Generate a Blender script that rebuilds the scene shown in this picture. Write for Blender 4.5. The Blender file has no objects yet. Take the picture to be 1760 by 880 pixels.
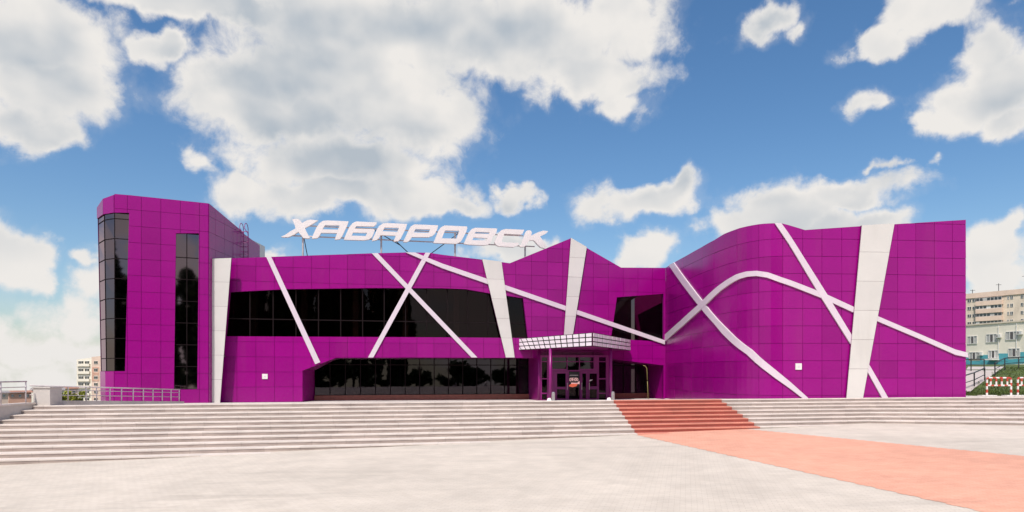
import bpy, bmesh, math, random
from mathutils import Vector, Matrix
from mathutils.geometry import delaunay_2d_cdt
random.seed(7)
sc = bpy.context.scene
COL = sc.collection

# ------------------------------------------------------------------ camera
F = 1168.0            # focal length in photograph pixels (1760 wide)
CX, HY, E = 880.0, 640.0, 2.0
cd = bpy.data.cameras.new('camera'); cam = bpy.data.objects.new('camera', cd); COL.objects.link(cam)
cam.location = (0, 0, E); cam.rotation_euler = (math.radians(90), 0, 0)
cd.sensor_width = 36; cd.lens = F/1760*36; cd.shift_y = (HY-440)/1760
cd.clip_start = 0.1; cd.clip_end = 20000
sc.camera = cam

# ------------------------------------------------------------------ light, sky, exposure
SUN_EL, SUN_AZ = math.radians(57), math.radians(198)     # azimuth clockwise from +Y: behind the camera
sun_dir = Vector((math.sin(SUN_AZ)*math.cos(SUN_EL), math.cos(SUN_AZ)*math.cos(SUN_EL), math.sin(SUN_EL)))
sd = bpy.data.lights.new('sun', 'SUN'); sd.energy = 4.3; sd.angle = math.radians(3); sd.color = (1, .95, .88)
so = bpy.data.objects.new('sun', sd); COL.objects.link(so)
so.rotation_euler = sun_dir.to_track_quat('Z', 'Y').to_euler(); so.location = (0, -30, 60)
vs = sc.view_settings
vs.view_transform = 'Standard'; vs.look = 'None'; vs.exposure = 0; vs.gamma = 1
try: vs.use_curve_mapping = False
except Exception: pass
sc.cycles.use_denoising = True
sc.cycles.max_bounces = 6; sc.cycles.diffuse_bounces = 3; sc.cycles.glossy_bounces = 3
sc.cycles.transparent_max_bounces = 8
sc.cycles.sample_clamp_indirect = 6

w = bpy.data.worlds.new('World'); sc.world = w; w.use_nodes = True
class NT:
    """small helper to write node trees"""
    def __init__(s, tree): s.t = tree; tree.nodes.clear()
    def n(s, typ, **kw):
        o = s.t.nodes.new(typ)
        for k, v in kw.items(): setattr(o, k, v)
        return o
    def l(s, a, b): s.t.links.new(a, b)
    def put(s, sock, v):
        if isinstance(v, bpy.types.NodeSocket): s.l(v, sock)
        else: sock.default_value = v
    def m(s, op, a, b=None, c=None, clamp=False):
        o = s.n('ShaderNodeMath', operation=op, use_clamp=clamp)
        s.put(o.inputs[0], a)
        if b is not None: s.put(o.inputs[1], b)
        if c is not None: s.put(o.inputs[2], c)
        return o.outputs[0]
    def v(s, op, a, b=None, c=None):
        o = s.n('ShaderNodeVectorMath', operation=op)
        s.put(o.inputs[0], a)
        if b is not None: s.put(o.inputs[1], b)
        if c is not None: s.put(o.inputs[2], c)
        return o.outputs['Value'] if op in ('LENGTH', 'DOT_PRODUCT') else o.outputs[0]
    def noise(s, vec, scale, detail=4, rough=.55, dist=0):
        o = s.n('ShaderNodeTexNoise'); s.l(vec, o.inputs['Vector'])
        o.inputs['Scale'].default_value = scale; o.inputs['Detail'].default_value = detail
        o.inputs['Roughness'].default_value = rough; o.inputs['Distortion'].default_value = dist
        return o
    def ramp(s, x, a, b, c=0.0, d=1.0, smooth=True):
        o = s.n('ShaderNodeMapRange', interpolation_type='SMOOTHSTEP' if smooth else 'LINEAR')
        s.put(o.inputs[0], x)
        for i, q in zip((1, 2, 3, 4), (a, b, c, d)): o.inputs[i].default_value = q
        return o.outputs[0]
    def mix(s, f, a, b, blend='MIX'):
        o = s.n('ShaderNodeMix', data_type='RGBA', blend_type=blend)
        s.put(o.inputs[0], f)
        for i, q in ((6, a), (7, b)):
            if isinstance(q, (tuple, list)): q = (*q[:3], 1)
            s.put(o.inputs[i], q)
        return o.outputs[2]

def sky_world():
    t = NT(w.node_tree)
    tc = t.n('ShaderNodeTexCoord').outputs['Generated']
    nrm = t.v('NORMALIZE', tc)
    sep = t.n('ShaderNodeSeparateXYZ'); t.l(nrm, sep.inputs[0])
    az = t.m('ARCTAN2', sep.outputs[0], sep.outputs[1])
    el = t.m('ARCSINE', sep.outputs[2])
    cmb = t.n('ShaderNodeCombineXYZ'); t.l(az, cmb.inputs[0]); t.l(el, cmb.inputs[1])
    p = cmb.outputs[0]
    # stretch noise so that clouds flatten towards the horizon
    big = t.noise(p, 5.0, 3, .5)
    mid = t.noise(p, 13.0, 6, .52)
    off1 = t.v('MULTIPLY', t.v('SUBTRACT', big.outputs['Color'], (.5, .5, .5)), (.09, .055, 0))
    off2 = t.v('MULTIPLY', t.v('SUBTRACT', mid.outputs['Color'], (.5, .5, .5)), (.12, .09, 0))
    q = t.v('ADD', t.v('ADD', p, off1), off2)
    blobs = [  # centre x, y, radius x, y in degrees of azimuth and height above the horizon, listed as photo pixels
        (60, 60, 210, 110, 1), (110, 150, 150, 85, 1), (60, 210, 120, 50, .9), (300, -10, 420, 48, 1), (282, 85, 55, 45, .9),
        (430, 150, 140, 85, 1), (560, 130, 250, 130, 1.1), (640, 60, 330, 120, 1.1), (700, 190, 170, 95, 1), (480, 200, 190, 60, 1),
        (900, 70, 260, 100, 1.1), (1020, 130, 145, 55, 1), (1060, 30, 130, 90, 1), (1060, 170, 75, 34, .8),
        (590, 280, 220, 75, 1), (430, 325, 95, 45, 1), (560, 338, 170, 46, 1), (700, 330, 130, 48, 1), (780, 350, 60, 26, .8),
        (880, 340, 56, 27, 1), (890, 436, 110, 30, .9), (465, 434, 60, 22, .9),
        (1100, 345, 118, 42, 1), (1140, 330, 60, 34, 1), (1115, 438, 70, 40, 1),
        (1335, 372, 120, 62, 1.15), (1285, 392, 105, 52, 1.1), (1440, 338, 160, 28, .85), (1500, 385, 90, 38, 1), (1410, 392, 150, 48, 1.1),
        (1330, 28, 52, 36, .75), (1380, 40, 26, 20, .5), (1590, 15, 130, 60, 1.1), (1520, 70, 55, 36, 1), (1690, 80, 80, 70, 1), (1650, 190, 105, 66, 1.1),
        (1720, 150, 125, 100, 1.1), (1600, 210, 60, 32, .9), (1740, 220, 110, 36, 1),
        (1502, 182, 36, 30, .62), (1570, 290, 24, 16, .5), (1516, 299, 18, 14, .45), (340, 276, 36, 26, .55),
        (1720, 430, 90, 62, 1), (1740, 400, 46, 46, 1), (1680, 470, 60, 60, .9), (1720, 480, 130, 40, .7),
        (25, 435, 66, 72, 1.05), (50, 470, 40, 40, .8), (140, 432, 36, 22, .7), (155, 480, 55, 50, .6), (120, 540, 110, 45, .55), (60, 590, 190, 50, .6), (200, 600, 200, 60, .7),
        (880, 650, 2200, 62, .95)]
    def angles(px, py):
        X = px-CX; return math.atan2(X, F), math.atan2(HY-py, math.hypot(F, X))
    Fd = None
    for (x, y, rx, ry, wt) in blobs:
        a, e = angles(x, y); ra = (angles(x+rx, y)[0]-angles(x-rx, y)[0])/2; re = (angles(x, y-ry)[1]-angles(x, y+ry)[1])/2
        d = t.v('LENGTH', t.v('MULTIPLY_ADD', q, (1/ra, 1/re, 0), (-a/ra, -e/re, 0)))
        val = t.m('MULTIPLY_ADD', d, -wt, wt)
        Fd = val if Fd is None else t.m('SMOOTH_MAX', Fd, val, .12)
    # outside the picture the same kind of sky goes on: broken cumulus from noise
    gen = t.noise(nrm, 3.2, 3, .5)
    gen2 = t.noise(nrm, 11, 8, .6)
    gval = t.m('ADD', t.m('MULTIPLY_ADD', gen.outputs['Fac'], 5.0, -2.55), t.m('MULTIPLY_ADD', gen2.outputs['Fac'], 1.2, -.6))
    side = t.ramp(t.m('ABSOLUTE', az), .68, .85)
    high = t.ramp(el, .55, .70)
    outm = t.m('MAXIMUM', side, high)
    Fd = t.m('ADD', t.m('MULTIPLY', Fd, t.m('SUBTRACT', 1.0, outm)), t.m('MULTIPLY', gval, outm))
    fine = t.noise(p, 22.0, 10, .63, .3)
    dens = t.m('ADD', Fd, t.m('MULTIPLY_ADD', fine.outputs['Fac'], .95, -.47))
    veil = t.m('MULTIPLY', t.ramp(t.m('ADD', dens, t.m('MULTIPLY_ADD', mid.outputs['Fac'], .8, -.4)), -.16, .30), .16)
    cov = t.m('MAXIMUM', t.ramp(dens, -.04, .43), veil)
    # shading: compare the puff noise with the same noise a little towards the light
    up = t.v('ADD', p, (.012, .022, 0))
    ra_ = t.noise(p, 9.0, 4, .45); rb_ = t.noise(up, 9.0, 4, .45)
    relief = t.m('SUBTRACT', ra_.outputs['Fac'], rb_.outputs['Fac'])
    thick = t.ramp(Fd, .15, .75)
    lowf = t.noise(t.v('MULTIPLY', p, (1, 1.8, 1)), 4.6, 3, .45)
    g = t.m('ADD', t.m('MULTIPLY', thick, t.ramp(lowf.outputs['Fac'], .38, .64, .05, .95)), t.m('MULTIPLY', relief, -1.5))
    g = t.m('MULTIPLY', t.m('MAXIMUM', g, 0.0, clamp=True), t.ramp(el, .06, .30, .05, 1.0))
    ccol = t.mix(g, (.93, .90, .865), (.50, .56, .625))
    cz = t.n('ShaderNodeCombineXYZ'); t.l(sep.outputs[0], cz.inputs[0]); t.l(sep.outputs[1], cz.inputs[1]); t.l(t.m('MAXIMUM', sep.outputs[2], .03), cz.inputs[2])
    sky = t.n('ShaderNodeTexSky', sky_type='NISHITA', sun_disc=False, sun_elevation=SUN_EL, sun_rotation=SUN_AZ, altitude=50)
    t.l(cz.outputs[0], sky.inputs[0]); sky.air_density = 1.0; sky.dust_density = 1.2; sky.ozone_density = 1.6
    hs = t.n('ShaderNodeHueSaturation'); t.l(sky.outputs[0], hs.inputs['Color']); hs.inputs['Saturation'].default_value = 1.25; hs.inputs['Value'].default_value = 1.0
    b1 = t.n('ShaderNodeBackground'); t.l(hs.outputs[0], b1.inputs[0]); b1.inputs[1].default_value = .135
    b2 = t.n('ShaderNodeBackground'); t.l(ccol, b2.inputs[0]); b2.inputs[1].default_value = .92
    mx = t.n('ShaderNodeMixShader'); t.l(cov, mx.inputs[0]); t.l(b1.outputs[0], mx.inputs[1]); t.l(b2.outputs[0], mx.inputs[2])
    out = t.n('ShaderNodeOutputWorld'); t.l(mx.outputs[0], out.inputs[0])
sky_world()
w.cycles.sampling_method = 'MANUAL'; w.cycles.sample_map_resolution = 512

# ------------------------------------------------------------------ materials
MATS = {}
def mat(name, col, rough=.6, spec=.5, metal=0, var=0.0, nscale=2.0, namp=0.0, bump=0.0, bscale=40, coat=0.0, coords='Object', dirt=None, stretch=(1, 1, 1), slab=0):
    m = bpy.data.materials.new(name); m.use_nodes = True; t = NT(m.node_tree)
    out = t.n('ShaderNodeOutputMaterial'); b = t.n('ShaderNodeBsdfPrincipled'); t.l(b.outputs[0], out.inputs[0])
    b.inputs['Roughness'].default_value = rough; b.inputs['Metallic'].default_value = metal
    b.inputs['Specular IOR Level'].default_value = spec; b.inputs['Coat Weight'].default_value = coat
    tc = t.n('ShaderNodeTexCoord').outputs[coords]
    if stretch != (1, 1, 1): tc = t.v('MULTIPLY', tc, stretch)
    c = (*col, 1)
    cs = None
    if var:
        oi = t.n('ShaderNodeObjectInfo')
        f = t.ramp(oi.outputs['Random'], 0, 1, 1-var, 1+var, smooth=False)
        cs = t.v('MULTIPLY', col, (1, 1, 1)) if False else None
        sc_ = t.n('ShaderNodeVectorMath', operation='SCALE'); sc_.inputs[0].default_value = col; t.l(f, sc_.inputs['Scale']); cs = sc_.outputs[0]
    if namp:
        n = t.noise(tc, nscale, 8, .6)
        f = t.ramp(n.outputs['Fac'], .3, .7, 1-namp, 1+namp*.6, smooth=False)
        sc_ = t.n('ShaderNodeVectorMath', operation='SCALE'); t.put(sc_.inputs[0], cs if cs is not None else col); t.l(f, sc_.inputs['Scale']); cs = sc_.outputs[0]
    if dirt:
        dcol, dscale, amt, st = dirt
        n = t.noise(t.v('MULTIPLY', tc, st), dscale, 7, .62)
        f = t.ramp(n.outputs['Fac'], .50, .74, 0, amt)
        cs = t.mix(f, cs if cs is not None else col, dcol)
    if slab:   # stone slabs laid end to end: each has its own tone, with a dark joint between
        oc = t.n('ShaderNodeTexCoord').outputs['Object']; sx = t.n('ShaderNodeSeparateXYZ'); t.l(oc, sx.inputs[0])
        oi = t.n('ShaderNodeObjectInfo'); u = t.m('ADD', t.m('DIVIDE', sx.outputs[0], slab), t.m('MULTIPLY', oi.outputs['Random'], 7.3))
        wn = t.n('ShaderNodeTexWhiteNoise', noise_dimensions='2D'); cb = t.n('ShaderNodeCombineXYZ'); t.l(t.m('FLOOR', u), cb.inputs[0]); t.l(oi.outputs['Random'], cb.inputs[1]); t.l(cb.outputs[0], wn.inputs['Vector'])
        jt = t.ramp(t.m('PINGPONG', u, .5), .0, .02, .84, 1.0)
        f = t.m('MULTIPLY', t.ramp(wn.outputs['Value'], 0, 1, .92, 1.05, smooth=False), jt)
        sc_ = t.n('ShaderNodeVectorMath', operation='SCALE'); t.put(sc_.inputs[0], cs if cs is not None else col); t.l(f, sc_.inputs['Scale']); cs = sc_.outputs[0]
    if cs is not None: t.l(cs, b.inputs['Base Color'])
    else: b.inputs['Base Color'].default_value = c
    if bump:
        n = t.noise(tc, bscale, 5, .6); bp = t.n('ShaderNodeBump'); bp.inputs['Strength'].default_value = bump; bp.inputs['Distance'].default_value = .02
        t.l(n.outputs['Fac'], bp.inputs['Height']); t.l(bp.outputs[0], b.inputs['Normal'])
    MATS[name] = m; return m

mat('panel', (.275, .0012, .180), .24, .32, var=.10, namp=.05, nscale=.9, dirt=((.28, .02, .17), .8, .35, (1, 1, .12)))
mat('panel_dark', (.165, .002, .11), .6, .2)
mat('white_panel', (.64, .605, .57), .4, .5, var=.03, namp=.05, nscale=.8, dirt=((.5, .47, .43), 1.2, .35, (1, 1, .15)))
mat('white_letter', (.78, .71, .70), .4, .5, namp=.05, nscale=1.5)
mat('stripe', (.68, .575, .64), .4, .5, namp=.05, nscale=1, dirt=((.6, .5, .52), 1.5, .3, (1, 1, .3)))
mat('frame_dark', (.014, .009, .010), .8, .05)
mat('frame_magenta', (.22, .004, .14), .35, var=.05)
mat('interior', (.17, .105, .095), .8, namp=.25, nscale=.5)
mat('interior_light', (.30, .27, .25), .8, namp=.2)
mat('steel', (.55, .52, .51), .35, .5, metal=.85, namp=.15, nscale=6)
mat('rail', (.60, .52, .52), .42, .5, metal=.2, namp=.15, nscale=3)
mat('dark_metal', (.05, .045, .05), .5, .5, metal=.4)
mat('granite_red', (.30, .085, .055), .45, namp=.25, nscale=5)
mat('concrete', (.52, .47, .435), .8, namp=.14, nscale=1.3, bump=.25, dirt=((.30, .25, .23), .9, .6, (1, 1, 1)))
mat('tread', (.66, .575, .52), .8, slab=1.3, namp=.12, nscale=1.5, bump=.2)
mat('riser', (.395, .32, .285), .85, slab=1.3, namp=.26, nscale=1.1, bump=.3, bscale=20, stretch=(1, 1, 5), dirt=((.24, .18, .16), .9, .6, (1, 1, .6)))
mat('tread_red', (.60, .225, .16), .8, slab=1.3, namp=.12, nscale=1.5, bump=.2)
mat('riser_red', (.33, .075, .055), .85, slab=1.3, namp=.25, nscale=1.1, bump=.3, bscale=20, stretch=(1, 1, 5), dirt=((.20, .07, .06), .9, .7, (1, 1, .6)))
mat('grass', (.075, .105, .018), .9, namp=.45, nscale=.6, bump=.8, bscale=9)
mat('soil', (.06, .07, .03), .95, namp=.3, nscale=.1)
mat('beige', (.74, .62, .50), .85, namp=.14, nscale=.25, dirt=((.4, .33, .27), .3, .5, (1, 1, .3)))
mat('beige_pink', (.76, .57, .46), .85, namp=.14, nscale=.3)
mat('cream', (.86, .78, .65), .85, namp=.08, nscale=.2, dirt=((.5, .45, .4), .25, .4, (1, 1, .3)))
mat('salmon', (.66, .38, .28), .85, namp=.15, nscale=.3)
mat('turquoise', (.10, .40, .46), .6, namp=.15, nscale=.5)
mat('win_frame', (.68, .66, .63), .6)
mat('curtain', (.50, .48, .46), .8, namp=.4, nscale=2.5, stretch=(3, 3, .1))
mat('roof_grey', (.30, .27, .26), .8, namp=.15)
mat('roof_rust', (.40, .19, .13), .8, namp=.2, nscale=.5)
mat('red_paint', (.50, .06, .035), .5, namp=.15, nscale=4)
mat('tile_white', (.86, .76, .82), .3, .5, var=.05)
mat('white_paint', (.78, .74, .70), .5, namp=.1, nscale=4)
mat('yellow_paint', (.36, .29, .10), .5)
mat('orange_print', (.72, .16, .08), .5)
mat('pink_print', (.85, .50, .48), .5)
mat('black_print', (.012, .010, .012), .25)
mat('bark', (.08, .06, .045), .9, namp=.3, nscale=4)
mat('leaf', (.05, .085, .02), .6, var=.1, namp=.35, nscale=.8)
mat('leaf_yellow', (.34, .34, .05), .6, namp=.35, nscale=1.2)
mat('path_stone', (.50, .43, .40), .9, namp=.15, nscale=.8)

def glass_mat(name, tint, refl_col, base_refl, rough=.015, fk=.9):
    m = bpy.data.materials.new(name); m.use_nodes = True; t = NT(m.node_tree)
    out = t.n('ShaderNodeOutputMaterial')
    tr = t.n('ShaderNodeBsdfTransparent'); tr.inputs[0].default_value = (*tint, 1)
    gl = t.n('ShaderNodeBsdfGlossy'); gl.inputs['Color'].default_value = (*refl_col, 1); gl.inputs['Roughness'].default_value = rough
    # float glass is never quite flat
    tc = t.n('ShaderNodeTexCoord').outputs['Object']; n = t.noise(tc, .7, 2, .5); bp = t.n('ShaderNodeBump'); bp.inputs['Strength'].default_value = .02; bp.inputs['Distance'].default_value = .05
    t.l(n.outputs['Fac'], bp.inputs['Height']); t.l(bp.outputs[0], gl.inputs['Normal'])
    fr = t.n('ShaderNodeFresnel'); fr.inputs[0].default_value = 1.5
    f = t.m('MULTIPLY_ADD', fr.outputs[0], fk, base_refl, clamp=True)
    mx = t.n('ShaderNodeMixShader'); t.l(f, mx.inputs[0]); t.l(tr.outputs[0], mx.inputs[1]); t.l(gl.outputs[0], mx.inputs[2]); t.l(mx.outputs[0], out.inputs[0])
    MATS[name] = m
glass_mat('glass_dark', (.42, .34, .33), (.85, .70, .72), .0, fk=.5)
glass_mat('glass_tower', (.10, .08, .085), (.88, .68, .76), .13, rough=.03)
glass_mat('glass_ground', (.26, .225, .23), (.85, .76, .84), .012)
glass_mat('glass_far', (.06, .06, .06), (.8, .8, .85), .10)

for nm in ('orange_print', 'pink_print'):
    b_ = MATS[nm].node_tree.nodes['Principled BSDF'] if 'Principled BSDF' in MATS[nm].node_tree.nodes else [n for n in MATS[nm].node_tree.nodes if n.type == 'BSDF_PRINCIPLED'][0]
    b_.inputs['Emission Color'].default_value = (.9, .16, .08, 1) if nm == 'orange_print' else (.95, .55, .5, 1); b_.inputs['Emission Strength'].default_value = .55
def paving(name, c1, c2, joint, bw, bh, rot):
    m = bpy.data.materials.new(name); m.use_nodes = True; t = NT(m.node_tree)
    out = t.n('ShaderNodeOutputMaterial'); b = t.n('ShaderNodeBsdfPrincipled'); t.l(b.outputs[0], out.inputs[0])
    b.inputs['Roughness'].default_value = .8; b.inputs['Specular IOR Level'].default_value = .35
    tc = t.n('ShaderNodeTexCoord').outputs['Object']
    mp = t.n('ShaderNodeMapping'); mp.inputs['Rotation'].default_value = (0, 0, rot); t.l(tc, mp.inputs[0])
    br = t.n('ShaderNodeTexBrick'); t.l(mp.outputs[0], br.inputs['Vector'])
    br.inputs['Scale'].default_value = 1; br.inputs['Brick Width'].default_value = bw; br.inputs['Row Height'].default_value = bh
    br.inputs['Mortar Size'].default_value = .006; br.inputs['Mortar Smooth'].default_value = .3; br.inputs['Bias'].default_value = 0
    br.inputs['Color1'].default_value = (*c1, 1); br.inputs['Color2'].default_value = (*c2, 1); br.inputs['Mortar'].default_value = (*joint, 1)
    n1 = t.noise(tc, .16, 6, .6); n2 = t.noise(tc, 1.3, 8, .65); n3 = t.noise(t.v('MULTIPLY', tc, (.3, 1.6, 1)), .5, 6, .6)
    f = t.m('MULTIPLY', t.ramp(n1.outputs['Fac'], .3, .7, .92, 1.05), t.ramp(n2.outputs['Fac'], .28, .72, .92, 1.05))
    f = t.m('MULTIPLY', f, t.ramp(n3.outputs['Fac'], .56, .75, 1.0, .84))
    s = t.n('ShaderNodeVectorMath', operation='SCALE'); t.l(br.outputs[0], s.inputs[0]); t.l(f, s.inputs['Scale']); t.l(s.outputs[0], b.inputs['Base Color'])
    bp = t.n('ShaderNodeBump'); bp.inputs['Strength'].default_value = .5; bp.inputs['Distance'].default_value = .01
    h = t.m('ADD', t.m('MULTIPLY', br.outputs['Fac'], -1.0), t.m('MULTIPLY', t.noise(tc, 9, 5, .6).outputs['Fac'], 1.2))
    t.l(h, bp.inputs['Height']); t.l(bp.outputs[0], b.inputs['Normal'])
    MATS[name] = m
paving('paving_grey', (.625, .55, .475), (.59, .515, .44), (.50, .43, .365), .24, .12, .25)
paving('paving_red', (.76, .385, .275), (.71, .345, .24), (.60, .29, .20), .24, .12, .25)
paving('platform_paving', (.62, .555, .515), (.54, .48, .44), (.36, .31, .28), .6, .6, .17)

# ------------------------------------------------------------------ geometry helpers
def at(px, py, Y): return Vector(((px-CX)/F*Y, Y, E+(HY-py)/F*Y))
def obj(name, verts, faces, m, parent=None, mats=None, fmat=None, smooth=False):
    me = bpy.data.meshes.new(name); me.from_pydata([tuple(v) for v in verts], [], faces); me.update()
    for x in (mats or [m]): me.materials.append(MATS[x] if isinstance(x, str) else x)
    if fmat:
        for p, i in zip(me.polygons, fmat): p.material_index = i
    if smooth:
        for p in me.polygons: p.use_smooth = True
    o = bpy.data.objects.new(name, me); COL.objects.link(o)
    if parent: o.parent = parent
    return o
def thing(name, label, cat, group=None, loc=(0, 0, 0)):
    o = bpy.data.objects.new(name, None); COL.objects.link(o); o.empty_display_size = .3
    o['label'] = label; o['category'] = cat
    if group: o['group'] = group
    o.location = loc
    return o
def tag(o, label, cat, group=None):
    o['label'] = label; o['category'] = cat
    if group: o['group'] = group
    return o
def struct(o): o['kind'] = 'structure'; return o
class MB:
    def __init__(s): s.v = []; s.f = []; s.fm = []
    def add(s, v, f, mi=0):
        b = len(s.v); s.v += [Vector(x) for x in v]; s.f += [tuple(i+b for i in q) for q in f]; s.fm += [mi]*len(f)
    def box(s, lo, hi, mi=0):
        x0, y0, z0 = lo; x1, y1, z1 = hi
        s.add([(x0,y0,z0),(x1,y0,z0),(x1,y1,z0),(x0,y1,z0),(x0,y0,z1),(x1,y0,z1),(x1,y1,z1),(x0,y1,z1)],
              [(3,2,1,0),(4,5,6,7),(0,1,5,4),(1,2,6,5),(2,3,7,6),(3,0,4,7)], mi)
    def hexa(s, p, mi=0):   # p: 4 bottom ccw, 4 top ccw
        s.add(p, [(3,2,1,0),(4,5,6,7),(0,1,5,4),(1,2,6,5),(2,3,7,6),(3,0,4,7)], mi)
    def tube(s, pts, r, n=8, mi=0, r1=None):
        pts = [Vector(p) for p in pts]; rings = []
        for i, p in enumerate(pts):
            d = (pts[min(i+1, len(pts)-1)]-pts[max(i-1, 0)]).normalized()
            u = d.cross(Vector((0, 0, 1)));
            if u.length < 1e-3: u = Vector((1, 0, 0))
            u.normalize(); v = d.cross(u)
            rr = r if r1 is None else r+(r1-r)*i/max(1, len(pts)-1)
            rings.append([p+rr*(math.cos(2*math.pi*k/n)*u+math.sin(2*math.pi*k/n)*v) for k in range(n)])
        vs_ = [q for g in rings for q in g]; fs = []
        for i in range(len(pts)-1):
            for k in range(n): fs.append((i*n+k, i*n+(k+1) % n, (i+1)*n+(k+1) % n, (i+1)*n+k))
        fs.append(tuple(range(n-1, -1, -1))); fs.append(tuple((len(pts)-1)*n+k for k in range(n)))
        s.add(vs_, fs, mi)
    def build(s, name, m, parent=None, mats=None, smooth=False): return obj(name, s.v, s.f, m, parent, mats, s.fm, smooth)

class Path:
    """a wall in plan: polyline of (X, Y); s runs along it, off points outwards (towards the viewer)"""
    def __init__(s, pts, smooth=False, lean=(0, 0), zl=12.2):
        s.p = [Vector(q) for q in pts]; s.smooth = smooth; s.lean = lean; s.zl = zl
        s.s = [0]
        for a, b in zip(s.p, s.p[1:]): s.s.append(s.s[-1]+(b-a).length)
        s.n = []
        seg = [((b-a).normalized().y, -(b-a).normalized().x) for a, b in zip(s.p, s.p[1:])]
        s.seg = [Vector(q) for q in seg]
        for i in range(len(s.p)):
            a = s.seg[max(0, i-1)]; b = s.seg[min(len(s.seg)-1, i)]; s.n.append((a+b).normalized())
    def idx(s, q):
        i = 0
        while i < len(s.s)-2 and q > s.s[i+1]: i += 1
        return i
    def p3(s, q, z, off=0):
        i = s.idx(q); f = (q-s.s[i])/(s.s[i+1]-s.s[i])
        b = s.p[i].lerp(s.p[i+1], f)
        n = s.n[i].lerp(s.n[i+1], min(1, max(0, f))).normalized() if s.smooth else s.seg[i]
        b = b+n*off
        ln = s.lean[0]+(s.lean[1]-s.lean[0])*q/s.s[-1]
        return Vector((b.x+ln*(s.zl-z), b.y, z))
    def sz(s, px, py):
        k = (px-CX)/F
        best = None
        for i, (a, b) in enumerate(zip(s.p, s.p[1:])):
            den = (b.x-a.x)-k*(b.y-a.y)
            if abs(den) < 1e-9: continue
            f = (k*a.y-a.x)/den
            err = 0 if 0 <= f <= 1 else min(abs(f), abs(f-1))*(b-a).length
            if best is None or err < best[0]: best = (err, s.s[i]+f*(s.s[i+1]-s.s[i]), a.y+f*(b.y-a.y))
            if err == 0: break
        _, q, Y = best
        return (q, E+(HY-py)/F*Y)
    def shifted(s, off): return Path([p+n*off for p, n in zip(s.p, s.n if s.smooth else [s.seg[0]]*len(s.p))], s.smooth)

def inside(p, poly):
    x, y = p; c = False; j = len(poly)-1
    for i in range(len(poly)):
        xi, yi = poly[i]; xj, yj = poly[j]
        if (yi > y) != (yj > y) and x < (xj-xi)*(y-yi)/(yj-yi)+xi: c = not c
        j = i
    return c
def cdt(polys, slines, test):
    """triangulate everything bounded by polys (and cut at slines); keep triangles whose centre passes test"""
    vs_, es = [], []
    for poly in polys:
        b = len(vs_); vs_ += [Vector(q) for q in poly]; es += [(b+i, b+(i+1) % len(poly)) for i in range(len(poly))]
    z0 = min(v.y for v in vs_)-.1; z1 = max(v.y for v in vs_)+.1
    for x in slines:
        b = len(vs_); vs_ += [Vector((x, z0)), Vector((x, z1))]; es.append((b, b+1))
    V, _, T, *_r = delaunay_2d_cdt(vs_, es, [], 0, 1e-5)
    keep = []
    for f in T:
        c = (sum(V[i].x for i in f)/len(f), sum(V[i].y for i in f)/len(f))
        a = abs((V[f[1]].x-V[f[0]].x)*(V[f[2]].y-V[f[0]].y)-(V[f[2]].x-V[f[0]].x)*(V[f[1]].y-V[f[0]].y))
        if a > 1e-7 and test(c): keep.append(tuple(f))
    return V, keep
def solid(path, V, T, off, thick, tilt=None):
    used = sorted({i for f in T for i in f}); mp = {u: k for k, u in enumerate(used)}; n = len(used)
    tl = tilt or (lambda q, z: 0)
    vs_ = [path.p3(V[u].x, V[u].y, off+tl(V[u].x, V[u].y)) for u in used]+[path.p3(V[u].x, V[u].y, off-thick) for u in used]
    fs = []; edges = {}
    for f in T:
        g = [mp[i] for i in f]
        a, b, c = (V[i] for i in f)
        if (b.x-a.x)*(c.y-a.y)-(c.x-a.x)*(b.y-a.y) < 0: g = g[::-1]
        fs.append(tuple(g)); fs.append(tuple(i+n for i in g[::-1]))
        for i in range(len(g)):
            e = (g[i], g[(i+1) % len(g)]); edges[e] = 1
    for (a, b) in edges:
        if (b, a) not in edges: fs.append((b, a, a+n, b+n))
    return vs_, fs
def band(lo, hi, step):
    out = []; x = lo+step
    while x < hi-1e-6: out.append(x); x += step
    return out
def piece(path, outline, holes, off, thick, name, m, parent, slines=(), tilt=None, only=None):
    def test(c): return inside(c, outline) and not any(inside(c, h) for h in holes) and (only is None or inside(c, only))
    V, T = cdt([outline]+list(holes)+([only] if only else []), slines, test)
    if not T: return None
    v, f = solid(path, V, T, off, thick, tilt)
    return obj(name, v, f, m, parent)

PANELS = []      # (projected size, path, V, T, parent, material) of every cladding panel
def clad(path, outline, holes, sj, zj, parent, off=.045, gap=.019, curved=False):
    for a, b in zip(sj, sj[1:]):
        for c, d in zip(zj, zj[1:]):
            g = gap/2; r = [(a+g, c+g), (b-g, c+g), (b-g, d-g), (a+g, d-g)]
            def test(q): return inside(q, r) and inside(q, outline) and not any(inside(q, h) for h in holes)
            sl = [a+(b-a)*k/4 for k in (1, 2, 3)] if curved else []
            V, T = cdt([r, outline]+list(holes), sl, test)
            if not T: continue
            area = sum(abs((V[f[1]].x-V[f[0]].x)*(V[f[2]].y-V[f[0]].y)-(V[f[2]].x-V[f[0]].x)*(V[f[1]].y-V[f[0]].y))/2 for f in T)
            if area < .01: continue
            ta, tb = random.gauss(0, .005), random.gauss(0, .005); sc_, zc = (a+b)/2, (c+d)/2; o2 = random.gauss(0, .0015)
            v, f = solid(path, V, T, off, .04, lambda q, z: ta*(q-sc_)+tb*(z-zc)+o2)
            PANELS.append((area, v, f, parent))

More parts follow.
